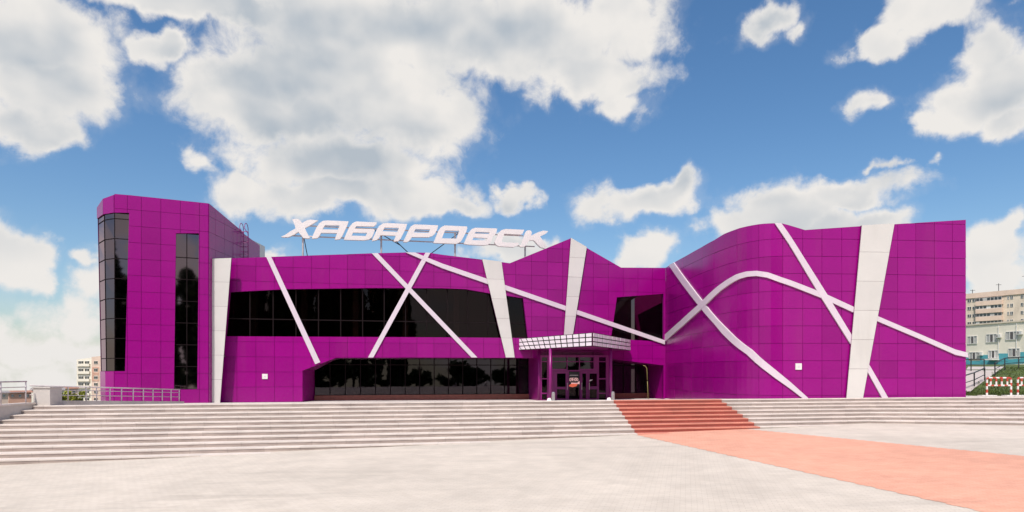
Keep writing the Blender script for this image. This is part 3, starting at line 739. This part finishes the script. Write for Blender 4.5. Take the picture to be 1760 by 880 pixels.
# yellow bent tube in front of the right-hand glazing
mb = MB(); Y = 50.6
mb.tube([at(1105.5, 628.2, Y), at(1109, 629, Y), at(1111.5, 632.5, Y), at(1112.2, 640, Y), at(1112.6, 653, Y)], .022, 8)
mb.tube([at(1112.7, 655, Y), at(1113.2, 665, Y), at(1114, 690, Y)], .022, 8)
tag(mb.build('bent_pipe', 'yellow_paint', smooth=True), 'thin yellow bent pipe standing by the dark glazing right of the entrance', 'pipe')

# small white plates on the facade
for pth, px, py, lab in ((midp, 455.5, 647, 'small white square plate on the lower left purple wall'), (wing, 1371.5, 630, 'small white square plate low on the curved right wing')):
    s, z = pth.sz(px, py); h = .17
    pr = piece(pth, [(s-h, z-h), (s+h, z-h), (s+h, z+h), (s-h, z+h)], [], .09, .05, 'wall_plate', 'white_paint', None)
    tag(pr, lab, 'plate')
    piece(pth, [(s-.06, z-.05), (s+.06, z-.05), (s+.06, z+.05), (s-.06, z+.05)], [], .10, .02, 'mark', 'stripe', pr)
s, z = midp.sz(386.5, 612.5); p = midp.p3(s, z, .2)
lamp = thing('wall_lamp', 'tiny grey wall lamp beside the leftmost broad white band', 'lamp')
mb = MB(); mb.tube([p, p+Vector((.03, -.22, .03))], .05, 8); mb.build('lamp_head', 'steel', lamp); mb = MB(); mb.box((p.x-.06, p.y-.02, p.z-.08), (p.x+.06, p.y+.03, p.z+.08)); mb.build('bracket', 'dark_metal', lamp)

# ------------------------------------------------------------------ roof sign
sign = thing('rooftop_sign', 'white italic rooftop letters spelling ХАБАРОВСК on a steel frame', 'sign')
sp = midp.shifted(-1.3)
A1, A2, A3 = (476, 366), (630, 366), (784, 366)
LET = [
 (A1, [(290,130),(320,118),(395,118),(430,135),(478,195),(560,150),(640,132),(775,145),(700,200),(530,295),(560,360),(600,430),(630,485),(560,488),(500,478),(455,420),(410,365),(330,415),(230,460),(130,466),(80,455),(150,425),(270,345),(355,300),(330,210)], []),
 (A1, [(660,492),(690,410),(745,290),(800,205),(870,155),(960,148),(1355,165),(1325,250),(1230,450),(1190,502),(1095,512),(1115,450),(1140,388),(835,382),(800,450),(760,483)], [[(910,235),(1185,243),(1155,322),(862,315)]]),
 (A1, [(1265,512),(1310,400),(1370,270),(1430,200),(1500,168),(1889,185),(1870,230),(1825,262),(1500,255),(1472,300),(1820,308),(1850,330),(1800,460),(1740,508),(1640,522)], [[(1440,375),(1705,382),(1680,442),(1410,434)]]),
 (A2, [(100,535),(130,460),(200,310),(240,250),(310,205),(380,195),(765,215),(740,300),(650,480),(600,538),(510,547),(530,490),(555,435),(262,428),(235,480),(190,518)], [[(340,280),(610,288),(580,362),(302,352)]]),
 (A2, [(690,555),(720,490),(790,340),(830,265),(900,222),(1350,240),(1335,310),(1290,400),(1240,440),(1170,465),(855,462),(830,500),(800,535),(760,557)], [[(925,308),(1200,316),(1170,382),(890,374)]]),
 (A2, [(1260,572),(1300,480),(1350,350),(1400,280),(1470,242),(1895,262),(1899,290),(1884,350),(1824,470),(1774,550),(1694,590)], [[(1480,335),(1750,343),(1700,492),(1422,485)]]),
 (A3, [(140,592),(180,500),(240,370),(290,310),(360,285),(770,300),(760,360),(720,430),(690,452),(680,480),(650,560),(600,605),(530,618),(250,606)], [[(365,362),(630,372),(610,402),(345,394)], [(325,465),(590,482),(560,528),(300,520)]]),
 (A3, [(720,560),(750,480),(800,380),(850,330),(930,308),(1280,325),(1250,392),(1215,412),(905,400),(870,480),(855,548),(900,562),(1190,572),(1160,620),(1080,652),(800,635),(750,610)], []),
 (A3, [(1205,650),(1240,560),(1300,390),(1330,340),(1390,330),(1425,370),(1410,435),(1540,370),(1640,340),(1735,350),(1690,395),(1580,450),(1640,540),(1710,640),(1670,680),(1590,655),(1530,600),(1465,525),(1375,525),(1330,590),(1290,645)], [])]
for off, poly, holes in LET:
    cv = lambda pts: [sp.sz(off[0]+x/11, off[1]+y/11) for x, y in pts]
    piece(sp, cv(poly), [cv(h) for h in holes], .12, .24, 'letter', 'white_letter', sign)
def bar(pts, r, name, off=-.2, m='rail'):
    mb = MB(); P = []
    for q in pts: s, z = sp.sz(*q); P.append(sp.p3(s, z, off))
    mb.tube(P, r, 6); return mb.build(name, m, sign)
bar([(498, 404), (920, 423)], .045, 'rail'); bar([(525, 387), (900, 404.5)], .045, 'rail')
for x, y0, y1 in ((520, 386.7, 452), (655.5, 393, 452), (783, 398.7, 456), (904, 404, 458)): bar([(x, y0), (x, y1)], .065, 'post', -.28)
for a, b in (((522, 408), (529, 448)), ((680, 412), (716, 443)), ((790, 399), (731, 441)), ((640, 392), (690, 418))):
    mb = MB(); s, z = sp.sz(*a); s2, z2 = sp.sz(*b); mb.tube([sp.p3(s, z, -.3), sp.p3(s2, z2, -.9)], .032, 6); mb.build('brace', 'dark_metal', sign)

# roof ladder with hooped top
lad = thing('roof_ladder', 'magenta roof ladder with hooped safety cage beside the tower', 'ladder')
Yl = 48.9; x0, x1 = at(418.5, 600, Yl).x, at(426.5, 600, Yl).x
zt, zb = at(0, 398, Yl).z, 9.0
for x in (x0, x1):
    mb = MB(); mb.tube([(x, Yl, zb), (x, Yl, zt)], .035, 6); mb.build('stile', 'frame_magenta', lad)
for i in range(9):
    z = zb+.2+(zt-zb-.2)*i/8; mb = MB(); mb.tube([(x0, Yl, z), (x1, Yl, z)], .022, 6); mb.build('rung', 'frame_magenta', lad)
for i, dx in enumerate((-.02, .02)):
    x = (x0, x1)[i]; mb = MB(); mb.tube([(x, Yl, zt)]+[(x+.0, Yl-.35+.35*math.cos(a), zt+.1+.42*math.sin(a)) for a in [k*math.pi/8 for k in range(9)]]+[(x+.28, Yl-.75, zt-.3), (x+.28, Yl-.75, zb)], .025, 6); mb.build('hoop', 'frame_magenta', lad, smooth=True)
for z in (zt-.15, zt-.95, zt-1.75):
    mb = MB(); mb.tube([(x0, Yl, z), (x0-.05, Yl-.4, z), ((x0+x1)/2, Yl-.75, z), (x1+.28, Yl-.75, z), (x1, Yl, z)], .02, 6); mb.build('cage_ring', 'frame_magenta', lad)

# ------------------------------------------------------------------ things on the platform
def steel_bollard(px, lab):
    p = at(px, 688, 34.6); Yl, zl = line_pt(0, p.x); Y = Yl+.9; X = (px-CX)/F*Y; z0 = zl-.03
    b = thing('bollard', lab, 'bollard', 'steel bollards flanking the entrance stairs', (X, Y, z0))
    mb = MB(); mb.tube([(0, 0, -.05), (0, 0, .40)], .085, 16); mb.build('post', 'steel', b, smooth=False)
    mb = MB(); mb.tube([(0, 0, .405), (0, 0, .43), (0, 0, .45)], .09, 16, r1=.04); mb.build('cap', 'steel', b)
    mb = MB(); mb.tube([(0, 0, -.04), (0, 0, .02)], .13, 16); mb.build('base_plate', 'steel', b)
    return X, Y, z0
for px, lab, px2, lab2 in ((951, 'short steel bollard at the top of the grey steps, left of the entrance', 943.8, 'small pale stone beside the left steel bollard'), (1053.5, 'short steel bollard at the top left corner of the red steps', 1046.5, 'small pale stone beside the right steel bollard')):
    X, Y, z0 = steel_bollard(px, lab)
    mb = MB(); x = (px2-CX)/F*Y
    mb.add([(x-.14, Y-.1, z0-.03), (x+.13, Y-.12, z0-.03), (x+.15, Y+.1, z0-.03), (x-.12, Y+.12, z0-.03), (x-.07, Y-.05, z0+.13), (x+.06, Y-.06, z0+.15), (x+.07, Y+.05, z0+.14), (x-.05, Y+.05, z0+.12)],
           [(0, 1, 5, 4), (1, 2, 6, 5), (2, 3, 7, 6), (3, 0, 4, 7), (4, 5, 6, 7)])
    tag(mb.build('stone', 'white_paint'), lab2, 'stone', 'stones by the bollards')

# cheek wall at the left end of the stairs, with its railing
cw = thing('cheek_wall', 'low pale concrete wall closing the left end of the steps', 'wall')
mb = MB(); mb.hexa([(XL-.45, 12, -2), (XL, 12, -2), (XL, 29.95, -2), (XL-.45, 29.95, -2), (XL-.45, 12, .60), (XL, 12, .60), (XL, 29.95, .60), (XL-.45, 29.95, .60)]); mb.build('wall_body', 'concrete', cw)
y = 12.0
while y < 29.8:
    mb = MB(); y2 = min(y+1.5, 30.0); mb.box((XL-.5, y+.005, .602), (XL+.04, y2-.005, .67)); mb.build('coping', 'tread', cw); y += 1.5
rl = thing('railing', 'grey steel railing on the cheek wall at the far left', 'railing')
ys = [29.7, 28.25, 27.95, 26.2, 24, 22]
for yy in ys:
    mb = MB(); mb.tube([(XL-.2, yy, .66), (XL-.2, yy, 1.60)], .028, 8); mb.build('post', 'rail', rl, smooth=True)
for z in (1.60, 1.36, 1.14):
    mb = MB(); mb.tube([(XL-.2, 12.5, z), (XL-.2, 29.75, z)], .03 if z > 1.5 else .018, 8); mb.build('rail', 'rail', rl, smooth=True)
# pedestal, low parapet and its railing running back to the tower
pa, pb = at(58, 690, 30.2), at(313, 690, 38.6)
pdz = (.74, .35)
ped = thing('pedestal', 'square pale concrete pedestal at the left corner of the platform', 'pedestal')
mb = MB(); a = at(57, 690, 30.1); b = at(86, 690, 30.1); mb.box((a.x, 30.1, .3), (b.x, 30.9, 1.30)); mb.build('block', 'concrete', ped)
mb = MB(); mb.box((a.x-.03, 30.06, 1.302), (b.x+.03, 30.94, 1.36)); mb.build('cap', 'concrete', ped)
par = thing('parapet', 'low pale concrete parapet along the left edge of the platform', 'parapet')
pa = at(86, 690, 30.95); d = (pb-pa); L = Vector((d.x, d.y)).length; nrm = Vector((d.y, -d.x, 0)).normalized()
for i in range(6):
    a = pa.lerp(pb, i/6+.0006); b = pa.lerp(pb, (i+1)/6-.0006); mb = MB(); za = .72-.37*(i/6); zb_ = .72-.37*((i+1)/6)
    mb.hexa([a+nrm*.15-Vector((0, 0, a.z+.4)), b+nrm*.15-Vector((0, 0, b.z+.4)), b-nrm*.15-Vector((0, 0, b.z+.4)), a-nrm*.15-Vector((0, 0, a.z+.4))] +
            [Vector((q.x, q.y, zz)) for q, zz in ((a+nrm*.15, za), (b+nrm*.15, zb_), (b-nrm*.15, zb_), (a-nrm*.15, za))]); mb.build('block', 'concrete', par)
r2 = thing('railing', 'pale steel railing on the low parapet in front of the tower', 'railing')
pr0, pr1 = at(58, 690, 30.2), at(309, 690, 38.5)
def rz(f): return .74-.385*f
def rp_(f, h): return Vector((pr0.x+(pr1.x-pr0.x)*f, pr0.y+(pr1.y-pr0.y)*f, rz(f)+h))
for px in (85.5, 117, 148, 166, 189, 209, 229, 246.5, 263, 279, 294, 308):
    k = (px-CX)/F; fr = (k*pr0.y-pr0.x)/((pr1.x-pr0.x)-k*(pr1.y-pr0.y))
    mb = MB(); mb.tube([rp_(fr, -.03), rp_(fr, .67)], .026, 8); mb.build('post', 'rail', r2, smooth=True)
for h, rr in ((.67, .03), (.50, .018), (.26, .018)):
    mb = MB(); mb.tube([rp_(-.02, h), rp_(1.0, h)], rr, 8); mb.build('rail', 'rail', r2, smooth=True)

# ------------------------------------------------------------------ slope on the right: grass, path, rails, barriers
def z_slope(x, y):
    P = [(36, .2), (38.6, .6), (45, .75), (52, 1.33), (62, 2.25), (75, 2.75), (120, 3.4), (200, 3.6), (330, 3.6)]
    for (a, b), (c, d) in zip(P, P[1:]):
        if y <= c: return b+(d-b)*max(0, (y-a)/(c-a))
    return P[-1][1]
def on_slope(px, py):
    Y = 40
    while Y < 140:
        p = at(px, py, Y)
        if p.z <= z_slope(p.x, p.y): return p
        Y += .1
    return p
struct(grid('grass_slope', [25.2, 28, 32, 38, 46, 60, 90, 140, 220], [38.7, 41, 45, 48, 52, 57, 62, 68, 75, 95, 120, 160, 200, 330], z_slope, 'grass'))
v = []
pathp = [(1640, 1668, 44), (1646, 1676, 47), (1650, 1690, 51), (1654, 1702, 55), (1658, 1714, 60), (1662, 1722, 64), (1664, 1726, 70)]
for a, b, Y in pathp:
    for px in (a, b): X = (px-CX)/F*Y; v.append((X, Y, z_slope(X, Y)+.04))
struct(obj('footpath', v, [(2*i, 2*i+1, 2*i+3, 2*i+2) for i in range(len(pathp)-1)], 'path_stone'))
# tufts of grass so that the slope is not a bare sheet
mb = MB()
for i in range(5200):
    y = 39.5+random.random()**1.5*30; px = random.uniform(1655, 1800); x = (px-CX)/F*y
    if x < 25.4: continue
    k = [q for q in pathp if q[2] <= y]
    if k and px < k[-1][1]+2 and y > 43: continue
    z = z_slope(x, y); h = random.uniform(.05, .16); a = random.uniform(0, 6.28); w_ = random.uniform(.02, .05)
    dx, dy = math.cos(a)*w_, math.sin(a)*w_
    mb.add([(x-dx, y-dy, z-.01), (x+dx, y+dy, z-.01), (x+random.gauss(0, .04), y+random.gauss(0, .04), z+h)], [(0, 1, 2)])
o = mb.build('grass_tufts', 'grass'); o['kind'] = 'stuff'; o['label'] = 'short green grass on the slope right of the building'; o['category'] = 'grass'
def handrail(posts, lab, h=1.0):
    t = thing('handrail', lab, 'handrail', 'dark handrails by the footpath'); tops = []
    for px, py in posts:
        p = on_slope(px, py); mb = MB(); mb.tube([p-Vector((0, 0, .1)), p+Vector((0, 0, h))], .045, 8); mb.build('post', 'dark_metal', t); tops.append(p+Vector((0, 0, h)))
    mb = MB(); mb.tube(tops, .045, 8); mb.build('rail', 'dark_metal', t)
    mb = MB(); mb.tube([q-Vector((0, 0, .5)) for q in tops], .03, 8); mb.build('rail', 'dark_metal', t)
handrail([(1658, 671), (1674.5, 665), (1692.5, 655)], 'dark handrail climbing the near side of the footpath')
handrail([(1655, 640), (1669, 638.5), (1691.5, 639)], 'short level dark handrail below the pale building, left of the others', 1.1)
handrail([(1710, 647), (1727, 636.5), (1751, 634), (1768, 633.5)], 'dark handrail rising along the grass on the right of the path', 1.1)
def barrier(px, Y, lab):
    X = (px-CX)/F*Y; z0 = .63
    t = thing('barrier', lab, 'barrier', 'red and white barriers by the grass', (X, Y, z0)); W, H = .70, 1.05
    def striped(pts, r, name):
        a, b = Vector(pts[0]), Vector(pts[-1]); L_ = (b-a).length; n = max(2, round(L_/.19)); mb = MB()
        for i in range(n): mb.tube([a.lerp(b, i/n), a.lerp(b, (i+1)/n)], r, 8, i % 2)
        return mb.build(name, None, t, ['white_paint', 'red_paint'])
    for sx in (-1, 1):
        striped([(sx*W, 0, 0), (sx*W, 0, H-.1)], .055, 'leg')
        mb = MB(); mb.tube([(sx*W, 0, H-.1), (sx*(W-.03), 0, H-.03), (sx*(W-.1), 0, H)], .055, 8, 1); mb.build('corner', None, t, ['white_paint', 'red_paint'])
        mb = MB(); mb.box((sx*W-.42, -.25, -.04), (sx*W+.42, .25, .05)); mb.build('foot', 'white_paint', t)
    striped([(-W+.1, 0, H), (W-.1, 0, H)], .05, 'top_rail'); striped([(-W, 0, H-.44), (W, 0, H-.44)], .045, 'lower_rail')
    for x in (-.48, -.16, .16, .48): striped([(x, 0, H-.42), (x, 0, H)], .05, 'bar')
barrier(1717, 39.4, 'red and white striped barrier standing on the grass edge, shown whole'); barrier(1770, 39.6, 'red and white striped barrier cut off by the right picture edge')
mb = MB()
for i in range(8):
    a = 25.3+i*1.6; mb.box((a+.01, 38.55, .3), (a+1.58, 38.75, .66+.0*i))
o = mb.build('kerb', 'tread'); struct(o)

# ------------------------------------------------------------------ far buildings
def fwin(path, r, par, off=.0, split=2, m='glass_far', curtain=False):
    sz = [path.sz(*q) for q in ((r[0], r[3]), (r[2], r[3]), (r[2], r[1]), (r[0], r[1]))]
    s0, s1 = sz[0][0], sz[1][0]; z0 = (sz[0][1]+sz[1][1])/2; z1 = (sz[2][1]+sz[3][1])/2
    fr = .09; n = split; holes = []
    for i in range(n):
        a = s0+(s1-s0)*i/n+fr*.6; b = s0+(s1-s0)*(i+1)/n-fr*.6; holes.append([(a, z0+fr), (b, z0+fr), (b, z1-fr), (a, z1-fr)])
    o = piece(path, [(s0, z0), (s1, z0), (s1, z1), (s0, z1)], holes, off+.12, .11, 'window', 'win_frame', par)
    for i, h in enumerate(holes): piece(path, h, [], off+.05, .03, 'pane', 'curtain' if curtain and i % 2 == 0 else m, o)
    return o
def block(path, ztop, zbot, depth, name, m, par, roof=True):
    a, b = path.p[0], path.p[-1]; n = path.seg[0]; c, d = b-n*depth, a-n*depth
    za, zb = ztop if isinstance(ztop, tuple) else (ztop, ztop)
    mb = MB(); mb.hexa([(a.x, a.y, zbot), (b.x, b.y, zbot), (c.x, c.y, zbot), (d.x, d.y, zbot), (a.x, a.y, za), (b.x, b.y, zb), (c.x, c.y, zb), (d.x, d.y, za)])
    return mb.build(name, m, par)
# tall apartment block, upper right
apt = thing('apartment_block', 'tall beige apartment block with rows of balconies behind the pale building on the right', 'building')
ap = Path([pl(1640, 272), pl(1800, 245)])
ztop = ap.sz(1700, 503)[1]
block(ap, ztop, 0, 14, 'wall', 'beige', apt); 
def aline(px, y1700): return 640-(640-y1700)*(ap.p3(ap.sz(1700, 600)[0], 0).y/ap.p3(ap.sz(px, 600)[0], 0).y)
s1, s2 = ap.s[0], ap.s[-1]
piece(ap, [(s1, ztop-1.6), (s2, ztop-1.6), (s2, ztop+.3), (s1, ztop+.3)], [], .35, .5, 'cornice', 'beige_pink', apt)
for i in range(6):
    yc = 514.3+13.3*i
    def R(x0, x1, h): return (x0, aline((x0+x1)/2, yc)-h, x1, aline((x0+x1)/2, yc)+h)
    # balcony with its own parapet and glazing
    a, b = ap.sz(1680, 600)[0], ap.sz(1724.5, 600)[0]; z = ap.sz(1700, yc+6.6)[1]
    bl = piece(ap, [(a, z-.9), (b, z-.9), (b, z+.75), (a, z+.75)], [], 1.6, 1.55, 'balcony', 'beige_pink', apt)
    g = Path([ap.p3(a, 0, 1.3).xy, ap.p3(b, 0, 1.3).xy])
    n = 7; zt_ = z+.75+1.35; zj_ = [z+.76, zt_]
    holes = []
    for k in range(n):
        if (i*7+k*3) % 5 == 1 and k < 5: continue
        q0, q1 = a+(b-a)*k/n+.1, a+(b-a)*(k+1)/n-.1; holes.append([(q0, z+.9), (q1, z+.9), (q1, zt_-.1), (q0, zt_-.1)])
    fr_ = piece(ap, [(a, z+.76), (b, z+.76), (b, zt_), (a, zt_)], holes, 1.3, .1, 'glazing_frame', 'win_frame' if i % 2 else 'curtain', bl)
    for h in holes: piece(ap, h, [], 1.25, .03, 'pane', 'glass_far', bl)
    for x0, x1 in ((1663, 1669.5), (1671.5, 1678)): fwin(ap, R(x0, x1, 2.9), apt, 0)
    for x0, x1 in ((1731.5, 1734.5), (1736.5, 1741.5), (1754.5, 1759.5), (1764, 1769)): fwin(ap, R(x0, x1, 3.1), apt, 0)
for px, h in ((1712, 3.4), (1667, 2), (1757, 6)):
    s, _ = ap.sz(px, 500); p = ap.p3(s, ztop, -2); mb = MB(); mb.tube([p, p+Vector((0, 0, h))], .12, 5); mb.tube([p+Vector((-1, 0, h*.85)), p+Vector((1, 0, h*.85))], .08, 5); mb.build('antenna', 'dark_metal', apt)
# pale two-storey building
whb = thing('pale_building', 'cream two storey building with turquoise base on the grassy rise at right', 'building')
wp = Path([pl(1640, 124.5), pl(1800, 108)])
block(wp, wp.sz(1700, 557)[1], 1, 12, 'wall', 'cream', whb)
zt = wp.sz(1700, 557)[1]; piece(wp, [(0, zt-.02), (wp.s[-1], zt-.02), (wp.s[-1], zt+.22), (0, zt+.22)], [], .15, .35, 'coping', 'beige', whb)
for r in ((1663.5, 577.5, 1680, 591), (1695.5, 574, 1714, 588.5), (1729, 569.5, 1750, 584), (1765, 565, 1786, 580), (1666, 605, 1683, 618), (1699, 602, 1716, 616), (1733.5, 598.5, 1753.5, 613.5), (1768, 595, 1788, 610)):
    fwin(wp, r, whb, 0, split=3, curtain=True)
s1, s2 = wp.sz(1640, 600)[0]+.1, wp.s[-1]; z1 = wp.sz(1700, 621)[1]
for x0, y0, x1, y1 in ((1661, 613, 1665.5, 624), (1684.5, 610, 1698.3, 624), (1717, 607.5, 1732.8, 621), (1754, 605, 1767, 617)):
    piece(wp, [wp.sz(x0, y1), wp.sz(x1, y1), wp.sz(x1, y0), wp.sz(x0, y0)], [], .05, .05, 'base_panel', 'turquoise', whb)
piece(wp, [wp.sz(1640, 632), wp.sz(1800, 622), wp.sz(1800, 614.5), wp.sz(1640, 622)], [], .03, .03, 'base_panel', 'turquoise', whb)
for px, py in ((1718.5, 577.5), (1755, 572), (1687, 608)):
    s, z = wp.sz(px, py); ac = piece(wp, [(s-.36, z-.3), (s+.36, z-.3), (s+.36, z+.3), (s-.36, z+.3)], [], .38, .36, 'air_conditioner', 'win_frame', whb)
    piece(wp, [(s-.24+.2*math.cos(k*.524), z+.2*math.sin(k*.524)) for k in range(12)], [], .385, .02, 'fan_grille', 'roof_grey', ac)
for px, y0, y1 in ((1717, 560, 608), (1748, 556, 604)):
    s, za = wp.sz(px, y0); mb = MB(); mb.tube([wp.p3(s, za, .1), wp.p3(s, wp.sz(px, y1)[1], .1)], .06, 6); mb.build('downpipe', 'win_frame', whb)
a, b = wp.sz(1701, 618)[0], wp.sz(1718, 618)[0]; z = wp.sz(1710, 618)[1]
piece(wp, [(a, z-.1), (b, z-.1), (b, z+.12), (a, z+.12)], [], 1.6, 1.55, 'door_canopy', 'white_paint', whb)
# distant block at the left
la = thing('distant_apartment_block', 'pale distant apartment block with balconies showing left of the tower', 'building')
lp1 = Path([pl(131.8, 246), pl(157.5, 243)]); lp2 = Path([pl(157.5, 241), pl(186, 237)])
block(lp1, (at(0, 618, 246).z, at(0, 614.5, 243).z), -12, 14, 'wall', 'cream', la); block(lp2, (at(0, 613.5, 241).z, at(0, 610.5, 237).z), -12, 16, 'wall', 'beige_pink', la)
for i, y in enumerate((623, 636, 649, 660.5, 673.5, 686)):
    fwin(lp1, (135, y-2.6, 144, y+2.6), la, 0, split=3); fwin(lp1, (146, y-2.6, 154, y+2.6), la, 0, split=3)
    q = lp1.sz(134, y+4.5); q2 = lp1.sz(155.5, y+4.5)
    piece(lp1, [(q[0], q[1]-.45), (q2[0], q2[1]-.45), (q2[0], q2[1]+.45), (q[0], q[1]+.45)], [], .5, .45, 'balcony', 'cream', la)
    fwin(lp2, (162, y-2.6, 168.5, y+2.4), la, 0, split=2)
for y0, y1 in ((631, 642), (643, 655)):
    fwo = [lp2.sz(158.5, y1), lp2.sz(170.5, y1), lp2.sz(170.5, y0), lp2.sz(158.5, y0)]; fwi = [lp2.sz(160.8, y1-1.6), lp2.sz(169.6, y1-1.6), lp2.sz(169.6, y0+1.6), lp2.sz(160.8, y0+1.6)]
    piece(lp2, fwo, [fwi], .1, .1, 'painted_surround', 'salmon', la)
# low houses in the distance
def house(px0, px1, ytop, yroof, Y, wm, rm, lab):
    t = thing('house', lab, 'house', 'low houses far left'); p = Path([pl(px0, Y), pl(px1, Y+.55*(px1-px0)/F*Y)]); zb = -14; zt_ = at(0, ytop, Y).z; zr = at(0, yroof, Y).z
    block(p, zt_, zb, 9, 'wall', wm, t); n = p.seg[0]; a, b = p.p[0], p.p[-1]; mb = MB(); o_ = .5; q = (b-a).normalized()*o_
    a1, b1, c1, d1 = a+n*o_-q, b+n*o_+q, b-n*9.5+q, a-n*9.5-q; m1, m2 = (a1+d1)/2, (b1+c1)/2
    mb.add([(a1.x, a1.y, zt_), (b1.x, b1.y, zt_), (c1.x, c1.y, zt_), (d1.x, d1.y, zt_), (m1.x, m1.y, zr), (m2.x, m2.y, zr)], [(0, 1, 5, 4), (2, 3, 4, 5), (1, 2, 5), (3, 0, 4), (3, 2, 1, 0)]); mb.build('roof', rm, t)
    k = max(1, int((px1-px0)/12))
    for i in range(k):
        x = px0+(px1-px0)*(i+.5)/k; fwin(p, (x-2, ytop+3, x+2, ytop+7.5), t, 0)
house(-30, 14, 675, 672.5, 150, 'beige_pink', 'roof_grey', 'low pale pink house at the far left edge behind the railing')
house(15, 54, 675, 672, 165, 'salmon', 'roof_rust', 'low reddish house behind the railing of the cheek wall')
house(60, 112, 671, 667, 210, 'cream', 'roof_grey', 'low cream house behind the concrete pedestal')
house(104, 134, 668, 664.5, 225, 'beige_pink', 'roof_rust', 'low house with dark roof just left of the distant block')

# ------------------------------------------------------------------ plants
def foliage(mb, c, r, n, size):
    clumps = [(Vector((random.gauss(0, .45)*r[0], random.gauss(0, .45)*r[1], random.gauss(0, .42)*r[2])), random.uniform(.22, .42)) for _ in range(16)]
    for i in range(n):
        k, cr_ = random.choice(clumps); d = Vector((random.gauss(0, 1), random.gauss(0, 1), random.gauss(0, 1))).normalized()*random.random()**.4*cr_
        p = c+k+Vector((d.x*r[0], d.y*r[1], d.z*r[2])); s = size*random.uniform(.6, 1.3)
        u = Vector((random.gauss(0, 1), random.gauss(0, 1), random.gauss(0, 1))).normalized()*s; v_ = u.cross(Vector((random.gauss(0, 1), random.gauss(0, 1), random.gauss(0, 1)))).normalized()*s*.6
        mb.add([p-u, p+v_, p+u, p-v_], [(0, 1, 2, 3)])
for px, wpx, lab in ((99, 15, 'yellow green shrub behind the parapet, next to the pedestal'), (127, 13, 'yellow green shrub behind the parapet, nearer the tower')):
    Y = 66; c = at(px, 684, Y); t = thing('shrub', lab, 'shrub', 'shrubs behind the parapet')
    mb = MB(); foliage(mb, c, (wpx*Y/F*1.05, .8, 14*Y/F*1.0), 2600, .11); mb.build('crown', 'leaf_yellow', t)
    mb = MB(); mb.tube([(c.x, Y, -2.4), (c.x+.03, Y, -1.2), (c.x, Y, c.z)], .09, 8, r1=.04); mb.build('trunk', 'bark', t)
# a belt of trees across the square behind the viewer: it shows only as the dark line mirrored in the glazing
mb = MB()
for i in range(70):
    x = -200+i*5.8+random.uniform(-4, 4); y = -150+random.uniform(-12, 12); g0 = -5.2; h = random.uniform(5.0, 11.5)
    mb.tube([(x, y, g0), (x, y, g0+h*.5)], .25, 6, 1); foliage(mb, Vector((x, y, g0+h*.62)), (5.2, 4, h*.42), 330, 1.3)
for x, y, h in [(-24+3.4*i, -46-(i % 3)*2.5, 18+(i*7 % 5)) for i in range(14)]:
    mb.tube([(x, y, -3), (x+.3, y, 4), (x, y, h*.75)], .35, 7, 1, r1=.1); foliage(mb, Vector((x, y, h*.6)), (3.6, 3.4, h*.50), 4500, .85)
o = mb.build('tree_belt', None, None, ['leaf', 'bark']); o['kind'] = 'stuff'; o['label'] = 'dark belt of trees across the square, mirrored in the glass'; o['category'] = 'trees'
